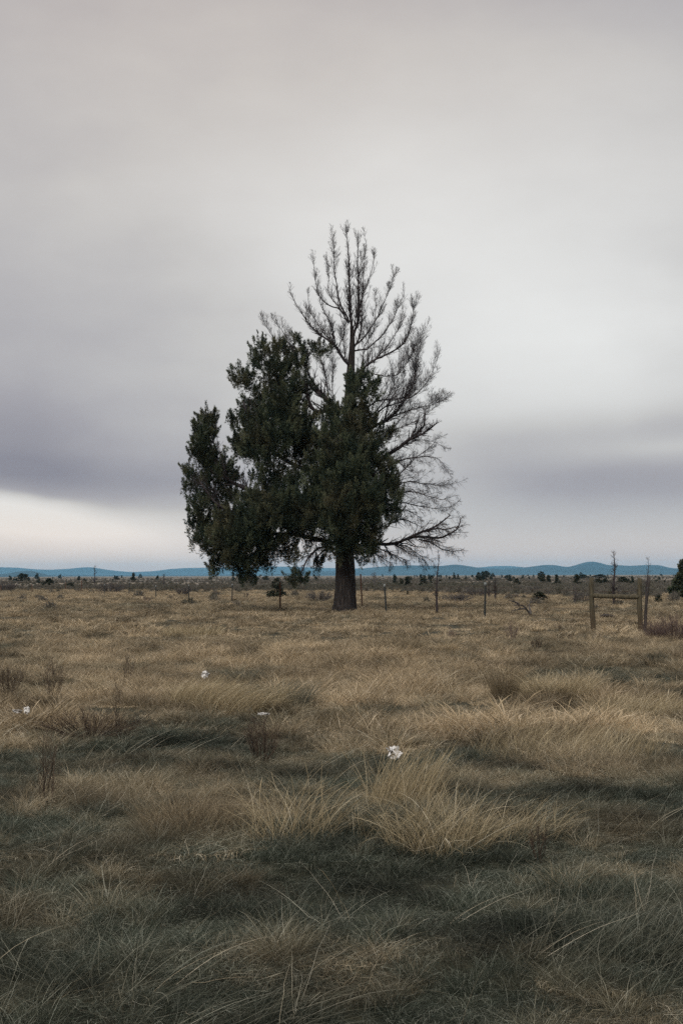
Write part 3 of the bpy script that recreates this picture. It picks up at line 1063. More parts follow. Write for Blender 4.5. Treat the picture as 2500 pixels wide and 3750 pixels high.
# foliage masses: cx, cy, rx, ry, depth, density
BLOBS = [
    # far-left column
    (215, 985, 45, 50, .6, 1), (200, 1050, 62, 70, .5, 1), (180, 1120, 66, 70, .2, 1), (225, 1170, 62, 60, .9, 1),
    (210, 1240, 62, 65, .5, .9), (125, 1280, 34, 62, .2, .7), (170, 1330, 66, 55, .3, .9), (110, 1230, 12, 40, .2, .5),
    (285, 1260, 66, 75, .7, 1), (190, 1410, 66, 60, -.2, .9), (170, 1490, 52, 62, .2, .9), (270, 1380, 75, 60, 1.0, .9),
    (170, 1560, 52, 42, -.3, 1), (240, 1590, 85, 62, -.5, 1), (300, 1660, 85, 50, .2, 1), (250, 1500, 80, 60, .9, .9),
    (350, 1640, 80, 60, -.9, 1), (400, 1700, 62, 55, -.4, 1), (405, 1755, 36, 28, -.4, 1), (450, 1655, 50, 40, .5, .8),
    (250, 1705, 46, 22, .5, .8), (320, 1560, 90, 80, -1.1, 1),
    # upper left
    (355, 765, 36, 34, .2, 1), (375, 810, 40, 40, .0, 1), (410, 800, 34, 44, .6, .7), (470, 650, 42, 38, .4, 1),
    (535, 655, 52, 42, .2, 1), (585, 655, 38, 40, .7, .9), (460, 715, 50, 46, .2, .9), (540, 740, 62, 50, -.4, .8),
    (615, 740, 56, 52, .3, .9), (655, 720, 36, 34, .9, .8), (430, 850, 44, 30, .2, .5), (530, 810, 58, 46, .4, .85),
    (610, 820, 62, 50, -.2, .9), (680, 835, 44, 38, .4, .9), (380, 920, 34, 30, .0, .7), (345, 985, 40, 36, .1, .9),
    (400, 965, 46, 40, .6, .8), (470, 900, 66, 50, .0, 1), (560, 890, 76, 60, -.6, 1), (640, 900, 56, 50, .5, 1),
    (645, 608, 20, 20, .6, 1), (665, 640, 26, 22, .5, 1), (680, 670, 32, 26, .4, .8), (725, 635, 26, 16, .2, 1),
    (735, 662, 44, 22, .2, .8), (785, 655, 26, 18, .1, .8), (640, 665, 20, 22, .9, .6),
    # middle left
    (440, 990, 70, 52, -.4, 1), (530, 970, 80, 60, -.9, 1), (620, 980, 72, 66, -.4, 1), (690, 1000, 50, 46, .3, .9),
    (385, 1080, 66, 56, -.1, 1), (460, 1070, 76, 60, -1.0, 1), (560, 1060, 86, 66, -1.3, 1), (650, 1080, 70, 60, -.4, 1),
    (365, 1130, 60, 44, .5, .9), (430, 1150, 76, 52, -.7, 1), (520, 1150, 76, 52, -1.2, .9), (640, 1170, 50, 50, -.2, .7),
    (690, 1150, 50, 60, .8, .7), (310, 1190, 24, 26, .3, .4), (490, 1230, 60, 50, -.8, .8), (560, 1260, 50, 50, .4, .7),
    (480, 1290, 60, 44, -.3, .7), (640, 1260, 66, 56, -1.0, 1), (560, 1320, 70, 52, -.8, 1), (350, 1270, 30, 36, .6, .7),
    (350, 1350, 60, 40, .7, .8), (430, 1370, 76, 50, -.6, 1), (520, 1400, 90, 62, -1.3, 1), (400, 1430, 86, 60, -1.0, 1),
    (330, 1470, 80, 60, -.6, 1), (470, 1480, 96, 60, -1.5, 1), (620, 1400, 86, 66, -1.2, 1), (400, 1540, 96, 66, -1.3, 1),
    (500, 1570, 90, 52, -.9, 1), (600, 1480, 90, 56, -1.2, 1), (470, 1620, 66, 40, -.2, .9), (560, 1625, 60, 34, -.3, .8),
    (500, 1690, 36, 34, .3, .8), (600, 1580, 40, 30, -.2, .6), (640, 1540, 60, 34, -.6, .8), (560, 1560, 30, 30, .4, .7),
    # centre
    (730, 1090, 62, 60, -.4, 1), (790, 1000, 46, 60, -.6, 1), (800, 930, 38, 46, -.4, .8), (850, 960, 40, 56, -1.0, .9),
    (900, 800, 30, 40, -.8, 1), (945, 800, 46, 42, -.7, 1), (1005, 835, 34, 40, -.4, 1), (940, 860, 56, 40, -.9, 1),
    (1000, 870, 26, 20, -.6, .8), (925, 925, 56, 50, -1.2, 1), (960, 1000, 56, 60, -1.3, 1), (880, 1030, 70, 66, -1.8, 1),
    (1010, 1060, 36, 52, -1.0, 1), (800, 1090, 66, 66, -1.6, 1), (730, 1190, 60, 60, -1.0, .8), (900, 1130, 80, 66, -2.3, 1),
    (980, 1130, 56, 60, -1.8, 1), (1040, 1100, 30, 30, -1.0, .7), (820, 1190, 76, 70, -2.2, 1), (1010, 1210, 66, 60, -1.9, 1),
    (920, 1230, 80, 70, -2.8, 1), (740, 1280, 70, 60, -1.6, 1), (1080, 1240, 40, 52, -1.0, .9), (830, 1300, 80, 70, -2.6, 1),
    (1060, 1310, 62, 60, -1.6, 1), (960, 1330, 80, 70, -3.0, 1), (1110, 1320, 36, 50, -1.0, .9), (720, 1370, 80, 66, -1.8, 1),
    (860, 1400, 86, 66, -2.9, 1), (980, 1420, 80, 62, -2.9, 1), (1070, 1400, 66, 50, -1.8, 1), (1100, 1450, 40, 30, -1.2, .8),
    (760, 1460, 80, 60, -2.0, 1), (700, 1480, 66, 46, -.9, .9), (880, 1490, 90, 56, -2.6, 1), (1000, 1495, 62, 46, -2.2, 1),
    (940, 1550, 80, 50, -2.2, 1), (860, 1560, 66, 44, -2.0, 1), (800, 1530, 50, 36, -1.4, .9), (1010, 1560, 36, 34, -1.6, .9),
    (960, 1620, 62, 40, -1.7, .9), (1010, 1600, 30, 34, -1.4, .8), (820, 1625, 36, 40, -1.3, .8), (900, 1610, 60, 34, -1.8, .8),
    (955, 1665, 34, 16, -1.5, .6), (1095, 1045, 26, 18, -.5, .8), (1060, 1060, 26, 16, -.4, .6),
    # hanging sprays
    (730, 1700, 26, 32, .8, .6), (745, 1665, 18, 20, .8, .5), (655, 1765, 40, 28, -1.0, .7), (610, 1745, 24, 14, -1.0, .4),
    (645, 1640, 18, 14, -.6, .35), (690, 1590, 30, 18, -.5, .4), (745, 1600, 34, 26, -.3, .5), (640, 1720, 14, 22, -1, .3),
    (775, 1600, 24, 30, -.5, .6), (600, 1655, 30, 16, -.4, .4), (700, 1560, 40, 22, -.4, .5),
    # rear half of the crown
    (300, 1500, 90, 90, 2.2, .7), (420, 1560, 90, 60, 2.4, .7), (540, 1420, 110, 80, 2.8, .7), (680, 1400, 110, 90, 3.0, .7),
    (820, 1400, 100, 100, 2.8, .7), (950, 1400, 90, 90, 2.2, .7), (560, 960, 80, 80, 1.6, .7), (460, 1080, 80, 70, 1.8, .7),
    (620, 1080, 80, 70, 2.0, .7), (820, 1220, 100, 90, 2.8, .7), (940, 1200, 80, 80, 2.0, .7), (560, 780, 60, 60, 1.2, .6),
    (880, 1080, 60, 70, 1.8, .6),
]


def foliage(blobs, sprig=.095, per=1.0, seed=1):
    C, A, S, TT = [], [], [], []
    for (cx, cyy, rx, ry, dy, dens) in blobs:
        rx, ry = rx * 1.09, ry * 1.05
        c = local(cc(cx, cyy, dy))
        ax, az_ = rx * CPX, ry * CPX
        ay = max(.8 * (ax + az_) * .5, .15)
        surf = 4 * math.pi * ((ax * az_ + ax * ay + ay * az_) / 3)
        nf_ = int(ax * ay * az_ * 4.19 * (330 if dy < -1.2 else 280) * dens)
        df = nrm(rng.normal(size=(nf_, 3)))
        C.append(c + df * np.array([ax, ay, az_]) * (.78 * rng.random((nf_, 1)) ** .45))
        A.append(nrm(rng.normal(size=(nf_, 3)) + np.array([0, 0, .8])))
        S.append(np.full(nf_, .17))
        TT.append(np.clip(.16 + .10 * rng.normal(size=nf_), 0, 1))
        nc = max(5, int(surf * 8.5 * dens))
        d = nrm(rng.normal(size=(nc, 3)))
        rad = .36 + .64 * rng.random(nc) ** .6
        cc_ = c + d * np.array([ax, ay, az_]) * rad[:, None]
        for q in range(nc):
            ns = int((52 + 40 * rng.random()) * per)
            cr = .10 + .15 * rng.random()
            cr = min(cr, .55 * min(ax, az_) + .06)
            dd = nrm(rng.normal(size=(ns, 3)) + d[q] * .5 + np.array([0, 0, .25]))
            pos = cc_[q] + dd * np.array([cr * .72, cr * .72, cr * 1.75]) * (.35 + .65 * rng.random((ns, 1)))
            axd = nrm(dd * .5 + d[q] * .55 + np.array([0, 0, .75]) + rng.normal(size=(ns, 3)) * .22)
            if rng.random() < .85 and d[q][2] > -.75:
                ca = nrm(d[q] * .55 + np.array([0, 0, .8]) + rng.normal(size=3) * .15)
                tq_ = rng.random((ns, 1)) ** 1.15
                lc = .32 + .40 * rng.random()
                pos = cc_[q] + ca * (tq_ - .35) * lc + dd * (.105 * (1.08 - tq_))
                axd = nrm(ca + dd * .36 + rng.normal(size=(ns, 3)) * .10)
            C.append(pos)
            A.append(axd)
            S.append(sprig * (.55 + .75 * rng.random(ns)))
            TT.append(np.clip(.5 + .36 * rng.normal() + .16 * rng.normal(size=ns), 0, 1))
    return map(np.concatenate, (C, A, S, TT))


def sprigs(C, A, S, T, nb_=6, wid=.15):
    n = len(C)
    parts = []
    for k in range(nb_):
        d = nrm(A + rng.normal(size=(n, 3)) * .30)
        ln = S * (.55 + .6 * rng.random(n))
        st = C + A * (S * .45 * rng.random(n))[:, None]
        side = nrm(np.cross(d, rng.normal(size=(n, 3))))
        w = (S * wid * (.7 + .6 * rng.random(n)))[:, None]
        mid = st + d * (ln * .5)[:, None]
        V = np.stack([st, mid - side * w, st + d * ln[:, None], mid + side * w], 1)
        idx = np.arange(n * 4).reshape(n, 4)
        parts.append((V.reshape(-1, 3), [idx], np.repeat(np.clip(T + .1 * rng.normal(size=n), 0, 1), 4)))
    return merge(parts)


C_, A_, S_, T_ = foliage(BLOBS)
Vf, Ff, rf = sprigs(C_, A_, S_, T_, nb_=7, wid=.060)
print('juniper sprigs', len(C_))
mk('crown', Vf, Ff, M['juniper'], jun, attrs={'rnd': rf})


# ------------------------------------------------------------------ smaller trees and shrubs (unit sized prototypes)
def crown_proto(kind, n=520):
    """a 1 m tall, 1 m wide crown of leaf diamonds; kind sets the outline"""
    nc = 46
    z = rng.random(nc)
    if kind == 'cone':
        z = z ** 1.6
        w = .46 * (1 - z) ** .75 + .05
        lo = .04
    elif kind == 'round':
        w = .46 * np.sqrt(np.clip(1 - (2 * z - .95) ** 2, 0.03, 1))
        lo = .05
    elif kind == 'bush':
        w = .5 * np.sqrt(np.clip(1 - z ** 2.2, .02, 1))
        lo = .0
    else:  # ragged, twin topped
        w = (.30 + .16 * np.sin(z * 9)) * (1 - z) ** .4 + .05
        lo = .03
    a = rng.random(nc) * 2 * np.pi
    rr = w * np.sqrt(rng.random(nc)) * .95
    c = np.stack([rr * np.cos(a), rr * np.sin(a), lo + (1 - lo) * .93 * z], 1)
    k = rng.integers(0, nc, n)
    cr = .085 * (.6 + .8 * rng.random(nc))[k]
    dd = nrm(rng.normal(size=(n, 3)) + np.array([0, 0, .2]))
    pos = c[k] + dd * cr[:, None] * rng.random((n, 1)) ** .4
    ax = nrm(dd + np.array([0, 0, .7]))
    T = np.clip(.5 + .3 * rng.normal(size=nc)[k] + .15 * rng.normal(size=n), 0, 1)
    return sprigs(pos, ax, np.full(n, .085), T, nb_=3, wid=.28)


PROTO = {}
for kind in ('cone', 'round', 'bush', 'ragged'):
    for v in range(2):
        V_, F_, r_ = crown_proto(kind, 1000)
        ob = mk('crown', V_, F_, M['farjuniper'], attrs={'rnd': r_}, linkit=False)
        PROTO[kind, v] = ob
st_P = np.array([[[0, 0, -.06], [.01, 0, .3], [0, .01, .7]]])
tvv, tff, _ = tubes(st_P, np.array([[.045, .035, .012]]), 6)
PTRUNK = mk('trunk', tvv, tff, M['deadwood'], linkit=False)
_cnt = [0]


def small_tree(name, px, bpy_, w_px, h_px, kind, label, cat='tree', group=None, stem=.0, far=1500.0, mat_=None):
    p = G(px, bpy_, far)
    d = p[1]
    hm, wm = h_px * d / F, w_px * d / F
    e = empty(name, p, rng.random() * 6.28)
    tag(e, label, cat, group)
    _cnt[0] += 1
    cr = PROTO[kind, _cnt[0] % 2].copy()
    cr.name = 'crown'
    if mat_ is not None:
        cr.data = cr.data.copy()
        cr.data.materials[0] = mat_
    link(cr, e)
    cr.scale = (wm, wm, hm * (1 - stem))
    cr.location = (0, 0, hm * stem)
    tr = PTRUNK.copy()
    tr.name = 'trunk'
    link(tr, e)
    tr.scale = (max(wm, hm * .7) * .9, max(wm, hm * .7) * .9, hm)
    return e


def R3(x, y):
    return x * .3986, 2030 + y * .3986


def R4(x, y):
    return 625 + x * .3986, 2050 + y * .3986


def R5(x, y):
    return 1250 + x * .3986, 2050 + y * .3986


def R6(x, y):
    return 1875 + x * .3986, 2030 + y * .3986


S4 = .3986
TREES = [
    (R3, 205, 252, 125, 68, 'bush', 'broad dark juniper clump on the skyline at the far left'),
    (R3, 345, 226, 38, 48, 'cone', 'small dark juniper just right of the broad clump at the far left'),
    (R3, 95, 242, 32, 42, 'round', 'small dark juniper left of the broad skyline clump'),
    (R3, 555, 222, 32, 34, 'cone', 'small lone juniper on the plain between the far left clump and the bare snag'),
    (R3, 445, 300, 90, 72, 'bush', 'hazy brown scrubby tree behind the fence at the left'),
    (R3, 650, 320, 74, 52, 'bush', 'dark green low shrub beside the fence post at the left'),
    (R3, 1075, 236, 42, 34, 'round', 'round dark bush on the plain right of the bare snag'),
    (R3, 1290, 216, 38, 32, 'cone', 'small dark juniper on the skyline left of the big juniper'),
    (R3, 1215, 240, 32, 32, 'round', 'brownish little tree left of the skyline juniper near the big tree'),
    (R3, 778, 252, 38, 26, 'bush', 'low brown bush left of the bare snag on the plain'),
    (R3, 360, 270, 34, 40, 'round', 'faint scrubby bush under the small juniper at the far left'),
    (R4, 975, 350, 150, 160, 'cone', 'young pointed green juniper behind a fence post left of the big trunk'),
    (R4, 365, 188, 30, 32, 'round', 'tiny dark tree far off below the left edge of the big crown'),
    (R4, 575, 198, 32, 36, 'ragged', 'tiny dark tree far off under the drooping crown'),
    (R5, 490, 240, 50, 84, 'ragged', 'thin dark juniper at left of a cluster right of the big trunk'),
    (R5, 550, 254, 56, 74, 'cone', 'pointed dark juniper in middle of the cluster right of the big trunk'),
    (R5, 612, 264, 82, 100, 'ragged', 'largest dark juniper of the cluster right of the big trunk'),
    (R5, 757, 246, 78, 90, 'cone', 'lone cone shaped juniper between the cluster and the bare sapling'),
    (R5, 605, 338, 32, 48, 'cone', 'very small green juniper seedling in the tan grass right of the trunk'),
    (R5, 1032, 192, 36, 66, 'cone', 'tall narrow juniper of the distant pair right of the bare sapling'),
    (R5, 1068, 188, 32, 50, 'cone', 'shorter juniper of the distant pair right of the bare sapling'),
    (R5, 1140, 190, 22, 46, 'cone', 'thin distant juniper right of the distant pair'),
    (R5, 1278, 197, 92, 42, 'bush', 'wide low dark bush clump above the middle fence post'),
    (R5, 905, 214, 42, 30, 'bush', 'low dark bush just right of the bare sapling'),
    (R5, 820, 222, 24, 46, 'ragged', 'narrow scrubby juniper just left of the bare sapling'),
    (R5, 1550, 202, 46, 34, 'round', 'small dark bush left of the row of three junipers'),
    (R6, 275, 268, 56, 74, 'round', 'leftmost of the three dark junipers left of the wooden brace'),
    (R6, 332, 278, 50, 80, 'ragged', 'middle and thinnest of the three dark junipers left of the wooden brace'),
    (R6, 406, 294, 72, 94, 'cone', 'rightmost of the three dark junipers left of the wooden brace'),
    (R6, 592, 298, 72, 104, 'ragged', 'dark juniper just left of the left brace post'),
    (R6, 250, 436, 112, 82, 'bush', 'round green shrub in the tan grass left of the wooden brace'),
    (R6, 650, 228, 62, 38, 'round', 'dark bushy tree on the skyline behind the left brace post'),
    (R6, 800, 222, 120, 34, 'bush', 'long low row of dark foliage on the skyline above the brace rail'),
    (R6, 780, 282, 84, 50, 'round', 'dark shrub seen between the brace posts nearest the left post'),
    (R6, 858, 284, 70, 56, 'bush', 'dark shrub seen left of the tall snag between the brace posts'),
    (R6, 1015, 288, 104, 72, 'round', 'broad rounded dark tree seen right of the tall snag between the brace posts'),
    (R6, 1100, 278, 42, 70, 'ragged', 'narrow brownish tree just left of the right brace post'),
    (R6, 1340, 452, 66, 66, 'bush', 'small dark shrub between the leaning post and the large right juniper'),
    (R6, 1330, 282, 56, 42, 'round', 'small brown shrub right of the leaning post near the skyline'),
    (R6, 1400, 268, 28, 30, 'cone', 'tiny dark tree left of the large juniper at the right edge'),
    (R6, 97, 226, 26, 34, 'cone', 'tiny dark tree on the plain left of the three junipers'),
    (R6, 40, 290, 60, 60, 'bush', 'greyish scrub tree left of the row of three junipers'),
]
for (fn, x, y, w, h, kind, lab) in TREES:
    px, py = fn(x, y)
    nm = 'shrub' if kind == 'bush' else 'juniper_tree'
    small_tree(nm, px, py, w * S4 * 1.3, h * S4 * 1.1, kind, lab, 'shrub' if kind == 'bush' else 'tree')

# small far trees that nothing tells apart, strewn over the plain to the skyline
cl = -60 + 2620 * rng.random(34)
for k in range(130):
    px = cl[rng.integers(0, 34)] + 45 * rng.normal()
    dd = 380 * math.exp(1.9 * rng.random())
    if px < 1150 and rng.random() < .6:
        continue
    py = HOR - (px - 1250) * ROLL + EYE * F / dd
    hm = (1.0 + 2.4 * rng.random() ** 2.2) * (.75 if px < 1150 else 1)
    wm = hm * (.6 + .7 * rng.random())
    kind = ('cone', 'round', 'ragged', 'round')[k % 4]
    small_tree('far_juniper', px, py, wm * F / dd, hm * F / dd, kind,
               'small dark juniper standing far off on the plain near the skyline', 'tree',
               'junipers strewn over the far plain', far=3200)


def big_edge_tree():
    p = G(2510, 2195)
    e = empty('juniper_tree', p)
    tag(e, 'large dark green juniper cut off by the right edge of the picture', 'tree')
    d = p[1]
    m = d / F
    cs = []
    for (cx, cyy, rx, ry) in [(2497, 2075, 12, 22), (2505, 2100, 20, 22), (2520, 2085, 22, 30), (2492, 2118, 20, 16),
                              (2515, 2130, 32, 26), (2478, 2135, 16, 13), (2490, 2155, 24, 18), (2462, 2162, 16, 10),
                              (2520, 2165, 36, 26), (2500, 2182, 30, 14), (2550, 2110, 34, 40), (2560, 2160, 44, 36),
                              (2545, 2070, 22, 30), (2590, 2130, 30, 40)]:
        c = W(cx, cyy, d + rng.normal() * .25) - p
        n = int(230 * (rx * ry) / 400 + 70)
        dd = nrm(rng.normal(size=(n, 3)))
        pos = c + dd * np.array([rx * m, (rx + ry) * .5 * m, ry * m]) * (.35 + .65 * rng.random((n, 1)))
        cs.append((pos, nrm(dd + np.array([0, 0, .7]))))
    C = np.concatenate([a for a, _ in cs])
    A = np.concatenate([a for _, a in cs])
    T = np.clip(.5 + .3 * rng.normal(size=len(C)), 0, 1)
    V_, F_, r_ = sprigs(C, A, np.full(len(C), .17), T, nb_=5, wid=.16)
    mk('crown', V_, F_, M['juniper'], e, attrs={'rnd': r_})
    c = W(2530, 2080, d) - p
    P = np.array([[[.35, 0, -.1], [.38, 0, .8], [.42, 0, 1.6], [c[0], 0, c[2]]]])
    V_, F_, _ = tubes(P, np.array([[.13, .10, .07, .03]]), 8)
    mk('trunk', V_, F_, M['bark'], e)


big_edge_tree()


# ------------------------------------------------------------------ bare snags, saplings and dead brush
def snag(name, base_px, top_px, r_m, label, cat='dead tree', n1=26, L=.45, n2=4, mt='deadwood', up=.4, group=None,
         lean_pts=None, far=1500, top_bare=.1):
    p = G(*base_px, far)
    d = p[1]
    t = W(*top_px, d)
    e = empty(name, p)
    tag(e, label, cat, group)
    pts = [np.array([0, 0, -.05])]
    h = t - p
    for k in (0.3, .6, .85):
        pts.append(h * k + np.array([rng.normal() * .013, rng.normal() * .013, 0]) * np.linalg.norm(h))
    pts.append(h)
    C = resample(np.array(pts), 12)[None]
    Rv = (np.linspace(1, .12, 12) * r_m)[None]
    tv_ = tubes(C, Rv, 7)
    mk('trunk', tv_[0], tv_[1], M[mt], e)
    P1, R1 = spawn(C, Rv, n1, L, up=up, fwd=.3, side=1.0, bend=.1, K=5, rr=.4, rmin=max(.004, d * .00006), t0=.18, wig=.25)
    P2, R2 = spawn(P1, R1, n2, L * .45, up=up * .5, fwd=.8, side=.8, bend=.1, K=4, rr=.7, rmin=max(.003, d * .00004), wig=.25)
    Vv, Ff_, _ = merge([tubes(P1, R1, 4), tubes(P2, R2, 3)])
    mk('twigs', Vv, Ff_, M[mt], e)
    return e


snag('bare_sapling', R5(878, 500), (1602, 2012), .055, 'thin bare sapling standing in the tan grass beside the big juniper', n1=34, L=.35, n2=3, up=.5)
snag('bare_snag', R6(938, 478), (2243, 2022), .085, 'tall bare snag with twiggy top seen through the wooden brace', n1=60, L=.42, n2=5, up=.35)
snag('bare_snag', R6(1222, 420), (2370, 2045), .05, 'slender bare snag rising behind the leaning post', n1=40, L=.45, n2=4)
snag('bare_snag', R3(872, 292), (347, 2075), .11, 'bare pointed snag on the skyline at the left', n1=44, L=.8, n2=4)
snag('bare_snag', R3(1508, 298), (601, 2106), .11, 'short bare snag between the left snag and the big crown', n1=30, L=.7, n2=4)
snag('bare_snag', R4(475, 248), (814, 2128), .12, 'stub of a dead trunk on the plain below the big crown', n1=8, L=.4, n2=3)
snag('bare_snag', R5(1356, 358), (1789, 2132), .10, 'left one of two dark bare trunks right of the middle fence post', n1=22, L=.5, n2=4, mt='darkwood')
snag('bare_snag', R5(1410, 364), (1812, 2110), .08, 'right one of two dark bare trunks right of the middle fence post', n1=34, L=.55, n2=4, mt='darkwood')
snag('bare_snag', R6(575, 462), (2104, 2140), .05, 'thin grey snag just left of the left brace post', n1=30, L=.5, n2=4, mt='greybrush')
snag('bare_snag', R6(80, 352), (1907, 2148), .06, 'short thin stub on the plain left of the round green shrub', n1=12, L=.3, n2=3)
snag('bare_sapling', R5(300, 262), (1369, 2096), .07, 'faint grey bare sapling right of the big trunk on the plain', n1=36, L=.8, n2=4, mt='greybrush')


def brush(name, px, py, w_px, h_px, label, mt, n0=30, n1=7, n2=3, cat='shrub', lean=0.0, spread=.9, rs=1.0, group=None):
    """twiggy shrub: stems from one base"""
    p = G(px, py)
    d = p[1]
    wm, hm = w_px * d / F, h_px * d / F
    e = empty(name, p)
    tag(e, label, cat, group)
    o = np.zeros((n0, 6, 3))
    a = rng.random(n0) * 2 * np.pi
    q = spread * np.sqrt(rng.random(n0))
    s = np.linspace(0, 1, 6)
    hl = hm * (.55 + .45 * rng.random(n0)) * (1 - .35 * q)
    o[:, :, 0] = (np.cos(a) * q * wm * .5)[:, None] * s ** .8 + lean * hm * s ** 1.5 + (np.cos(a) * wm * .08)[:, None]
    o[:, :, 1] = (np.sin(a) * q * wm * .5)[:, None] * s ** .8 + (np.sin(a) * wm * .08)[:, None]
    o[:, :, 2] = hl[:, None] * s - .02
    o += np.cumsum(rng.normal(size=o.shape) * hm * .018, 1)
    rm = max(.0016, d * .00007) * rs
    Rv = rm * 2.2 * (1 - .6 * s)[None] * (.6 + .8 * rng.random(n0))[:, None]
    parts = [tubes(o, Rv, 4)]
    P1, R1 = spawn(o, Rv, n1, hm * .38, up=.5, fwd=.8, side=.7, bend=.12, K=5, rr=.6, rmin=rm * .8, t0=.25, wig=.2)
    parts.append(tubes(P1, R1, 3))
    P2, R2 = spawn(P1, R1, n2, hm * .16, up=.4, fwd=.8, side=.8, bend=.05, K=3, rr=.8, rmin=rm * .6, t0=.1, wig=.2)
    parts.append(tubes(P2, R2, 3))
    V_, F_, r_ = merge(parts)
    mk('stems', V_, F_, M[mt], e, attrs={'rnd': r_})
    return e


brush('dead_shrub', *R5(1060, 388), 250 * S4, 110 * S4, 'large tangled pile of grey dead brush left of the middle fence post', 'greybrush', n0=70, n1=9, n2=3, spread=1.3)
brush('dead_shrub', *R5(1240, 340), 200 * S4, 120 * S4, 'grey dead brush just left of the middle fence post', 'greybrush', n0=44, n1=8, n2=3, spread=1.2)
brush('dead_shrub', *R4(1360, 392), 230 * S4, 150 * S4, 'sprawling grey dead brush just left of the big trunk', 'greybrush', n0=60, n1=8, n2=3, spread=1.3)
brush('dead_shrub', *R4(685, 362), 70 * S4, 80 * S4, 'small forked dead shrub between two fence posts at the left', 'darkwood', n0=8, n1=5, n2=3)
brush('dead_shrub', *R3(1355, 450), 70 * S4, 90 * S4, 'small bare shrub in the grass between fence posts at the left', 'redbush', n0=12, n1=5, n2=3)
brush('scrub_bush', *R3(1010, 350), 260 * S4, 120 * S4, 'long grey scrub bush behind the fence at the left', 'greybrush', n0=60, n1=8, n2=3, spread=1.3)
brush('scrub_bush', *R3(60, 340), 150 * S4, 120 * S4, 'grey scrub bush behind the fence at the left edge', 'greybrush', n0=50, n1=8, n2=3, spread=1.3)
brush('scrub_bush', *R4(120, 330), 130 * S4, 110 * S4, 'grey scrub bush left of the crown beside the fence', 'greybrush', n0=44, n1=8, n2=3, spread=1.2)
brush('dead_shrub', *R6(640, 440), 150 * S4, 120 * S4, 'wispy grey brush just behind the left brace post', 'greybrush', n0=36, n1=8, n2=3, spread=1.2)
brush('dead_shrub', *R6(1050, 370), 240 * S4, 90 * S4, 'pale grey brush seen through the brace above the rail', 'greybrush', n0=50, n1=8, n2=3, spread=1.3)
brush('dead_shrub', *R6(160, 345), 220 * S4, 80 * S4, 'low grey brush left of the three junipers', 'greybrush', n0=50, n1=8, n2=3, spread=1.3)
brush('purple_bush', 2462, 2352, 170, 120, 'purple brown twiggy bush at the right edge beside the leaning post', 'redbush', n0=110, n1=10, n2=3, spread=1.2)
brush('purple_bush', 2400, 2338, 70, 50, 'smaller purple brown bush just right of the leaning post', 'redbush', n0=60, n1=8, n2=3, spread=1.2)
brush('weed', 960, 2796, 140, 200, 'dark leafless weed with curved stems in the centre left foreground', 'forb', n0=26, n1=7, n2=3, spread=1.0)
brush('weed', 178, 2962, 60, 330, 'tall dark weed of upright stems at the left foreground', 'forb', n0=9, n1=8, n2=2, spread=.55)
brush('weed', 205, 2575, 90, 190, 'dark wispy weed in the grass near the left edge', 'forb', n0=14, n1=8, n2=3, spread=.7, cat='weed')
brush('weed', 468, 2500, 60, 140, 'brown branching weed left of the pale litter', 'forb', n0=9, n1=7, n2=3, spread=.7)
brush('weed', 437, 2720, 40, 290, 'single thin tall weed stalk in the left middle grass', 'forb', n0=3, n1=7, n2=3, spread=.3)
brush('weed', 335, 2700, 300, 150, 'dense reddish brown patch of weeds at the left', 'forb', n0=80, n1=6, n2=2, spread=1.5)
brush('weed', 30, 2560, 110, 170, 'brown weeds at the left edge beside the wispy weed', 'forb', n0=30, n1=6, n2=2, spread=1.0)
brush('weed', *R6(440, 700), 40 * S4, 80 * S4, 'dark spindly weed left of the left brace post', 'forb', n0=6, n1=4, n2=2)
brush('weed', *R6(500, 800), 140 * S4, 110 * S4, 'greyish weed cluster below the left brace post', 'forb', n0=30, n1=6, n2=2)
brush('weed', *R6(220, 880), 120 * S4, 170 * S4, 'low brown weed in the grass left of the brace', 'forb', n0=16, n1=6, n2=2)
brush('weed', 1655, 2350, 55, 60, 'small brown twiggy weed right of the big trunk', 'redbush', n0=16, n1=6, n2=2)
brush('weed', 1875, 2350, 60, 90, 'brown thin weed below the middle fence post', 'redbush', n0=14, n1=6, n2=2)
brush('weed', 1980, 3160, 90, 200, 'thin dark weed at the right of the golden tussock', 'forb', n0=7, n1=5, n2=2, spread=.8)


def fallen_branch():
    p = G(*R6(150, 560))
    e = empty('fallen_branch', p)
    tag(e, 'crooked fallen branch lying in tan grass below the round green shrub', 'branch')
    d = p[1]
    lines = [[R6(165, 560), R6(140, 520), R6(110, 480), R6(60, 465), R6(10, 470)],
             [R6(170, 555), R6(158, 500), R6(155, 460), R6(185, 430)],
             [R6(60, 465), R6(30, 440), R6(-40, 420)],
             [R6(120, 500), R6(90, 500), R6(-10, 520)]]
    parts = []
    for k, l in enumerate(lines):
        C = resample(np.array([W(q[0], q[1], d + .15 * i * (1 if k % 2 else -1)) - p for i, q in enumerate(l)]), 10)[None]
        Rv = (np.linspace(.045, .014, 10))[None]
        parts.append(tubes(C, Rv, 6))
        P1, R1 = spawn(C, Rv, 7, .4, up=.3, K=4, rr=.5, rmin=.006)
        parts.append(tubes(P1, R1, 3))
    V_, F_, _ = merge(parts)
    mk('wood', V_, F_, M['greybrush'], e)


fallen_branch()


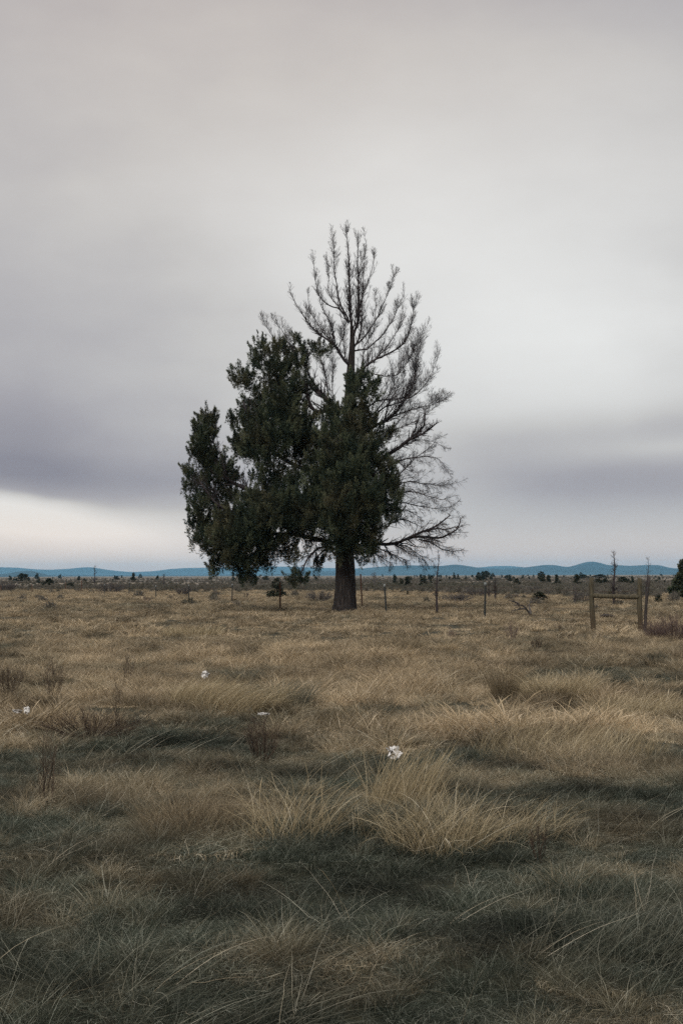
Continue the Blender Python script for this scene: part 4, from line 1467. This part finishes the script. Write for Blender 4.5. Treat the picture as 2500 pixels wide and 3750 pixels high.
# ------------------------------------------------------------------ sagebrush ground cover on the plain
def sage_proto(k):
    n = 150
    d = nrm(rng.normal(size=(n, 3)) + np.array([0, 0, .6]))
    d[:, 2] = np.abs(d[:, 2])
    pos = d * np.array([.5, .5, .62]) * (.3 + .6 * rng.random((n, 1)))
    pos[:, :2] += rng.normal(size=(n, 2)) * .05
    V_, F_, r_ = sprigs(pos, nrm(d + np.array([0, 0, .4])), np.full(n, .20), np.clip(rng.beta(2, 2, n), 0, 1), nb_=3, wid=.10)
    V_[:, 2] = np.maximum(V_[:, 2], -.02)
    return mk(f'sage_{k:02d}', V_, F_, M['sage'], attrs={'rnd': r_}, linkit=False)


sage = [sage_proto(k) for k in range(5)]
n = 36000
r = 66 * np.exp(np.log(1700 / 66) * rng.random(n) ** .82)
a = R(-19) + R(38) * rng.random(n)
x, y = r * np.sin(a), r * np.cos(a)
edge = 128 + 26 * (fbm(x / 30, x * 0, 70, 2) - .5) - 26 * smooth(2, 14, x)
dn = fbm(x / 34, y / 60, 71, 3)
pk = np.clip((r - edge) / 25, 0, 1) * np.clip((dn - .40) * 5, .05, 1) * np.clip(1.25 - r / 1500, .3, 1)
pk = np.maximum(pk, .012)
keep = rng.random(n) < pk
x, y, r = x[keep], y[keep], r[keep]
n = len(x)
s = (.35 + .55 * rng.random(n) ** 1.8)
scatter('sagebrush', sage, np.stack([x, y, terrain(x, y)], 1), rng.random(n) * 6.28, s, rng.integers(0, 5, n),
        np.clip(.25 + (fbm(x / 60, y / 90, 75, 2) - .5) * 1.6 + rng.normal(size=n) * .2, 0, 1), squash=.75 + .5 * rng.random(n))


# ------------------------------------------------------------------ tussocks (single clumps one can point to)
def tussock(px, py, label, spread, L, mt, n=900, w=.003, th0=(.0, .5), th1=(.7, 1.8), lean=0., lean_j=.8, fan=.6,
            seed=.08, K=6, name='grass_tussock', extra=None):
    p = G(px, py)
    w = max(w, p[1] * .00022)
    parts = [blades(n, spread, L, w, th0, th1, K=K, lean=lean, lean_j=lean_j, fan=fan, seedhead=seed)]
    parts.append(blades(n // 2, spread * 1.1, (L[0] * .4, L[1] * .55), w, (.1, .9), (.8, 1.9), K=4, lean=lean,
                        lean_j=1.5, fan=.7, rbias=-.18))
    if extra:
        parts += extra(w)
    V_, F_, r_ = merge(parts)
    o = mk(name, V_, F_, M[mt], attrs={'rnd': r_})
    o.location = tuple(p)
    tag(o, label, 'grass tuft')
    return o


def big_extra(w):
    return [blades(60, .28, (.4, .75), w * 1.2, (.3, 1.1), (1.3, 2.1), K=7, lean=-.1, lean_j=1.6, fan=.7, seedhead=.25, rbias=.25),
            blades(260, .24, (.18, .40), w, (.1, 1.0), (1.1, 2.2), K=6, lean=.2, lean_j=1.2, center=(.32, .2)),
            blades(220, .22, (.18, .38), w, (.0, .8), (.9, 2.1), K=6, lean=-.4, lean_j=1.5, center=(-.28, .28)),
            blades(160, .22, (.2, .42), w, (.4, 1.0), (1.2, 1.9), K=6, lean=0, lean_j=.9, center=(.55, .35)),
            blades(150, .22, (.2, .42), w, (.0, .7), (.6, 1.8), K=6, lean=.8, lean_j=.9, center=(.05, .55))]


tussock(1610, 3130, 'largest golden tussock arching over in the right foreground', .26, (.20, .48), 'tussock', n=650, w=.0021, th0=(.0, .9), th1=(1.0, 2.3), lean=.1, lean_j=1.5, fan=.6, extra=big_extra)
tussock(1850, 2560, 'upright brown bunch of grass standing alone in the right middle field', .16, (.22, .58), 'tussock_dark', n=560, th0=(0, .35), th1=(.2, 1.2), fan=.8)
tussock(870, 2610, 'golden grass mound swept over to the right below the pale litter', .45, (.35, .6), 'tussock', n=1300, th0=(.2, .8), th1=(1.2, 1.9), lean=0, lean_j=.4, fan=.15)
tussock(740, 2590, 'golden swept grass at the left end of the long mound', .42, (.3, .5), 'tussock', n=900, th0=(.1, .7), th1=(1.0, 1.8), lean=.1, lean_j=.6, fan=.2)
tussock(2040, 2590, 'low arching tussock right of the upright brown bunch', .40, (.28, .5), 'tussock', n=1000, th0=(.2, .7), th1=(1.1, 1.9), lean=0, lean_j=1., fan=.7)
tussock(1010, 2580, 'dark grey ragged tussock right of the golden mound', .42, (.25, .45), 'tussock_grey', n=800, th0=(.1, .8), th1=(.8, 1.7), fan=.6)
tussock(895, 2510, 'small dark green tuft just right of the pale litter', .25, (.2, .36), 'tussock_grey', n=500, fan=.6)
tussock(710, 3050, 'reddish tan tussock in the left foreground', .30, (.2, .40), 'tussock_dark', n=650, w=.0022, th0=(0, .7), th1=(.6, 1.8), fan=.7, lean_j=2)
tussock(1470, 2950, 'tan tuft leaning right in front of the white scrap', .24, (.3, .55), 'tussock', n=500, th0=(.1, .6), th1=(.6, 1.3), lean=.4, lean_j=.5, fan=.2)
tussock(1440, 2390, 'dark ragged tussock below the big trunk', .55, (.25, .45), 'tussock_dark', n=800, fan=.6)
tussock(2180, 2500, 'dark hollow grass tuft at the right of the middle field', .60, (.2, .40), 'tussock_grey', n=800, fan=.6, th0=(.3, .9), th1=(1.1, 1.9))
tussock(2280, 3420, 'long pale grass swept up to the right in the right foreground', .40, (.3, .52), 'tussock_grey', n=240, w=.0018, th0=(.6, 1.2), th1=(1.2, 1.8), lean=.6, lean_j=.5, fan=.0)
tussock(2180, 3560, 'pale arching stalks near the lower right corner', .3, (.25, .5), 'tussock_grey', n=200, w=.0018, th0=(.6, 1.2), th1=(1.2, 1.8), lean=.5, lean_j=.6, fan=.0)
tussock(300, 3640, 'coarse criss crossed stalks near the lower left corner', .30, (.25, .5), 'tussock_grey', n=200, th0=(.5, 1.3), th1=(.9, 1.8), lean=.3, lean_j=1.6, fan=.3, w=.0022)
tussock(760, 3700, 'long grass combed toward the right at the bottom left', .45, (.3, .55), 'tussock_grey', n=240, w=.0018, th0=(.9, 1.3), th1=(1.3, 1.7), lean=.35, lean_j=.3, fan=0)
tussock(1080, 3060, 'coarse pale stalks arching left of the golden tussock', .28, (.3, .6), 'tussock', n=260, th0=(.2, .9), th1=(1.0, 1.8), lean=1.5, lean_j=1.4, fan=.4)
tussock(700, 2330, 'broad tan tuft in the middle of the left field', .8, (.25, .4), 'tussock', n=900)
tussock(2080, 2760, 'tan drift of grass in the right middle field', .8, (.25, .42), 'tussock', n=1100, th0=(.1, .6), th1=(.8, 1.6), lean=.2, fan=.2)
tussock(2330, 2630, 'tan arching grass near the right edge of the middle field', .5, (.3, .5), 'tussock', n=900, th0=(.2, .8), th1=(1.0, 1.8), lean=.3, lean_j=.7, fan=.3)

# long single stalks strewn over the foreground mat: uncountable, part of the grass
xs, ys, = [], []
ps = []
for k in range(260):
    rr_ = math.sqrt(16 + (240 - 16) * rng.random())
    aa_ = R(-17) + R(34) * rng.random()
    ps.append((rr_ * math.sin(aa_), rr_ * math.cos(aa_)))
ps = np.array(ps)
stalks = []
for k in range(6):
    V_, F_, r_ = merge([blades(5, .12, (.25, .60), .0021, (.7, 1.3), (1.2, 1.65), K=7, lean_j=.4, seedhead=.2, rbias=.25)])
    stalks.append(mk(f'stalk_{k:02d}', V_, F_, M['grass'], attrs={'rnd': r_}, linkit=False))
scatter('grass_stalks', stalks, np.stack([ps[:, 0], ps[:, 1], terrain(ps[:, 0], ps[:, 1]) + .03], 1),
        flow(ps[:, 0], ps[:, 1]) + rng.normal(size=len(ps)) * .8, .5 + .5 * rng.random(len(ps)),
        rng.integers(0, 6, len(ps)), np.clip(.35 + .3 * rng.normal(size=len(ps)), 0, 1))


# ------------------------------------------------------------------ fences
def lathe_post(h, r, taper=.9, sides=14, K=10, wob=.012, bulge=0):
    s = np.linspace(0, 1, K)
    a = np.arange(sides) * 2 * np.pi / sides
    ang = 1 + .05 * np.sin(a * 3 + 1) + .03 * rng.normal(size=sides)
    V_ = []
    for k in range(K):
        rr = r * (1 - (1 - taper) * s[k]) * ang * (1 + .02 * rng.normal(size=sides))
        if k == K - 1:
            rr = rr * .86
        V_.append(np.stack([rr * np.cos(a) + wob * math.sin(k * .9), rr * np.sin(a) + wob * math.cos(k * .7),
                            np.full(sides, -.25 + (h + .25) * min(s[k] * 1.0, 1) + (.0 if k < K - 1 else .012))], 1))
    V_ = np.array(V_)
    idx = np.arange(K * sides).reshape(K, sides)
    nx = np.roll(idx, -1, 1)
    q = np.stack([idx[:-1], nx[:-1], nx[1:], idx[1:]], -1).reshape(-1, 4)
    c = idx[-1]
    cap = [np.array([[c[0], c[i], c[i + 1]]]) for i in range(1, sides - 1)]
    return V_.reshape(-1, 3), [q] + cap


def t_post(h):
    """steel T section with studs"""
    w, t, dd = .075, .010, .055
    sec = np.array([(-w / 2, 0), (w / 2, 0), (w / 2, t), (t / 2, t), (t / 2, dd), (-t / 2, dd), (-t / 2, t), (-w / 2, t)])
    V_ = np.array([[(x_, y_, z_) for x_, y_ in sec] for z_ in (-.3, h)])
    n_ = len(sec)
    idx = np.arange(2 * n_).reshape(2, n_)
    nx = np.roll(idx, -1, 1)
    q = np.stack([idx[:-1], nx[:-1], nx[1:], idx[1:]], -1).reshape(-1, 4)
    c = idx[1]
    cap = np.array([[c[0], c[1], c[2], c[7]], [c[3], c[4], c[5], c[6]]])
    parts = [(V_.reshape(-1, 3), [q, cap], 0.0)]
    for z_ in np.arange(.15, h - .1, .055):
        bx = np.array([(x_, y_, zz) for zz in (z_, z_ + .02) for (x_, y_) in ((-.007, -.010), (.007, -.010), (.007, .001), (-.007, .001))])
        fq = np.array([[0, 1, 5, 4], [1, 2, 6, 5], [2, 3, 7, 6], [3, 0, 4, 7], [4, 5, 6, 7]])
        parts.append((bx, [fq], 0.0))
    return merge(parts)


fence = empty('wire_fence', G(1774, 2264))
tag(fence, 'barbed wire fence on thin dark steel posts running across the field', 'fence')
froot = np.array(fence.location)
POSTS = [(1774, 2266, 2133, 1), (1414, 2246, 2139, 1), (1326, 2225, 2102, 0), (1026, 2237, 2131, 0), (850, 2205, 2138, 1),
         (691, 2197, 2141, 1), (572, 2191, 2144, 1), (473, 2179, 2131, 1), (383, 2176, 2139, 1), (300, 2170, 2126, 0),
         (241, 2162, 2131, 0), (118, 2170, 2140, 0), (5, 2168, 2143, 0)]
wire_pts = []
for (px, by, ty, tipd) in POSTS:
    p = G(px, by)
    hh = W(px, ty, p[1])[2] - p[2]
    V_, F_, _ = t_post(hh)
    o = mk('fence_post', V_, F_, M['steel'] if tipd else M['rust'], fence)
    o.location = tuple(p - froot)
    o.rotation_euler = (R(rng.normal() * 1.2), R(rng.normal() * 1.4), R(15 + rng.normal() * 12))
    if tipd:
        bx = np.array([(x_, y_, zz) for zz in (hh - .12, hh + .004) for (x_, y_) in ((-.040, -.004), (.040, -.004), (.040, .058), (-.040, .058))])
        fq = [np.array([[0, 1, 5, 4], [1, 2, 6, 5], [2, 3, 7, 6], [3, 0, 4, 7], [4, 5, 6, 7], [3, 2, 1, 0]])]
        mk('post_tip', bx, fq, M['tip'], o)
    wire_pts.append((p, hh))
pl, pr = G(2170, 2318), G(2343, 2318)
chain = [(pr, 1.25), (pl, 1.25)] + wire_pts
for lv in (.30, .55, .80, 1.0):
    pts = []
    for (p0, h0), (p1, h1) in zip(chain[:-1], chain[1:]):
        for t in np.linspace(0, 1, 6)[:-1]:
            q = p0 * (1 - t) + p1 * t
            z = (p0[2] + lv * min(h0, 1.15)) * (1 - t) + (p1[2] + lv * min(h1, 1.15)) * t - .05 * 4 * t * (1 - t)
            pts.append([q[0], q[1] - .02, z])
    pts = np.array(pts) - froot
    V_, F_, _ = tubes(pts[None], np.full((1, len(pts)), .0035), 4)
    mk('wire', V_, F_, M['rust'], fence)

brace = empty('fence_brace', (pl + pr) / 2)
tag(brace, 'wooden fence brace of two round posts joined by one rail', 'fence brace')
bc = np.array(brace.location)
hL = W(2163, 2117, pl[1])[2] - pl[2]
hR = W(2340, 2119, pr[1])[2] - pr[2]
V_, F_ = lathe_post(hL, .070, .90)
o = mk('post', V_, F_, M['postwood'], brace, smooth_=True)
o.location = tuple(pl - bc)
o.rotation_euler = (0, R(-1.6), 0)
V_, F_ = lathe_post(hR, .072, .88)
o = mk('post', V_, F_, M['postwood'], brace, smooth_=True)
o.location = tuple(pr - bc)
o.rotation_euler = (0, R(-.6), 0)
ra, rb = W(2170, 2182, pl[1] - .03), W(2339, 2187, pr[1] - .03)
K = 12
C = np.linspace(ra, rb, K) + rng.normal(size=(K, 3)) * .004
V_, F_, _ = tubes((C - bc)[None], np.full((1, K), .060) * (1 + .03 * rng.normal(size=(1, K))), 12)
mk('rail', V_, F_, M['darkwood'] if False else M['postwood'], brace, smooth_=True)
# wire lashing at the top of the right post
a = np.linspace(0, 2 * np.pi * 3, 40)
C = np.stack([.068 * np.cos(a), .068 * np.sin(a), .62 * hR / 1.5 + a * .004], 1) + (pr - bc)
V_, F_, _ = tubes(C[None], np.full((1, 40), .004), 4)
mk('wire_lashing', V_, F_, M['rust'], brace)

lp = G(2356, 2322)
lt = W(2374, 2112, lp[1])
V_, F_ = lathe_post(float(lt[2] - lp[2]), .042, .8)
V_[:, 0] += np.clip(V_[:, 2], 0, None) * (lt[0] - lp[0]) / (lt[2] - lp[2])
o = mk('leaning_post', V_, F_, M['darkwood'], smooth_=True)
o.location = tuple(lp)
tag(o, 'thin dark wooden post leaning right beside the right brace post', 'post')

# small log lying under the brace
p = G(*R6(850, 592))
P = np.array([[[-.30, 0, .05], [-.1, .06, .08], [.12, .05, .05], [.34, -.04, -.01]]])
V_, F_, _ = tubes(P, np.array([[.05, .06, .052, .03]]), 8)
o = mk('log', V_, F_, M['darkwood'], smooth_=True)
o.location = tuple(p + np.array([.12, 0, .05]))
tag(o, 'dark weathered log lying in the grass seen under the brace rail', 'log')


# ------------------------------------------------------------------ white scraps of litter
def scrap(px, py, w_px, h_px, label, name='litter_scrap', lift=.10, lobes=5):
    p = G(px, py)
    d = p[1]
    m = d / F
    nu, nv = 26, 20
    u, v = np.meshgrid(np.linspace(-1, 1, nu), np.linspace(-1, 1, nv), indexing='ij')
    ang = np.arctan2(v, u)
    rad = np.hypot(u, v)
    edge = .55 + .85 * fbm(1.1 * np.cos(ang) + px, 1.1 * np.sin(ang) + py, 12, 3) + .05 * np.sin(ang * 9 + py)
    x_ = u * edge * w_px * m * .5
    z_ = v * edge * h_px * m * .42
    y_ = (fbm(u * 2.2 + px, v * 2.2, 5, 3) - .5) * w_px * m * 1.1
    x_ = x_ + (fbm(u * 3, v * 3 + py, 6, 2) - .5) * w_px * m * .35
    z_ = z_ + (fbm(u * 3 + 9, v * 3, 7, 2) - .5) * h_px * m * .5
    ok = rad < 1.12
    V_ = np.stack([x_, y_ + z_ * .5, z_ + h_px * m * .45 + lift], -1)
    V2 = V_ + np.array([0, .004, .001])
    idx = np.arange(nu * nv).reshape(nu, nv)
    q = np.stack([idx[:-1, :-1], idx[1:, :-1], idx[1:, 1:], idx[:-1, 1:]], -1).reshape(-1, 4)
    q = q[ok.ravel()[q].all(1)]
    V_, F_, _ = merge([(V_.reshape(-1, 3), [q], 0.0), (V2.reshape(-1, 3), [q[:, ::-1]], 0.0)])
    o = mk(name, V_, F_, M['white'], smooth_=True)
    o.location = tuple(p)
    tag(o, label, 'litter')


scrap(1442, 2812, 60, 44, 'ragged white scrap lying in the grass behind the big golden tussock', lift=.08)
scrap(99, 2672, 26, 24, 'rounded white scrap of the pair at the left edge', lift=.17)
scrap(66, 2672, 34, 14, 'flat torn white scrap just left of the rounded one at the left edge', lift=.17)
scrap(750, 2522, 26, 26, 'pale crumpled litter above the long golden mound', lift=.16, lobes=2)
scrap(965, 2678, 38, 7, 'thin pale strip lying in the grass above the dark curved weed', lift=.17, lobes=2)

# ------------------------------------------------------------------ haze
hb = np.array([(x_, y_, z_) for z_ in (-6.0, 140.0) for (x_, y_) in ((-16000, -16000), (16000, -16000), (16000, 16000), (-16000, 16000))], float)
o = mk('haze', hb, [np.array([[0, 3, 2, 1], [4, 5, 6, 7], [0, 1, 5, 4], [1, 2, 6, 5], [2, 3, 7, 6], [3, 0, 4, 7]])], None)
hm = bpy.data.materials.new('haze')
hm.use_nodes = True
t = hm.node_tree
t.nodes.clear()
out = t.nodes.new('ShaderNodeOutputMaterial')
pv = t.nodes.new('ShaderNodeVolumePrincipled')
pv.inputs['Color'].default_value = (.32, .70, 1.0, 1)
pv.inputs['Density'].default_value = 4.6e-5
pv.inputs['Anisotropy'].default_value = 0.0
t.links.new(pv.outputs[0], out.inputs['Volume'])
o.data.materials.append(hm)
o['kind'] = 'stuff'
tag(o, 'thin blue haze lying over the far plain and hills', 'haze')
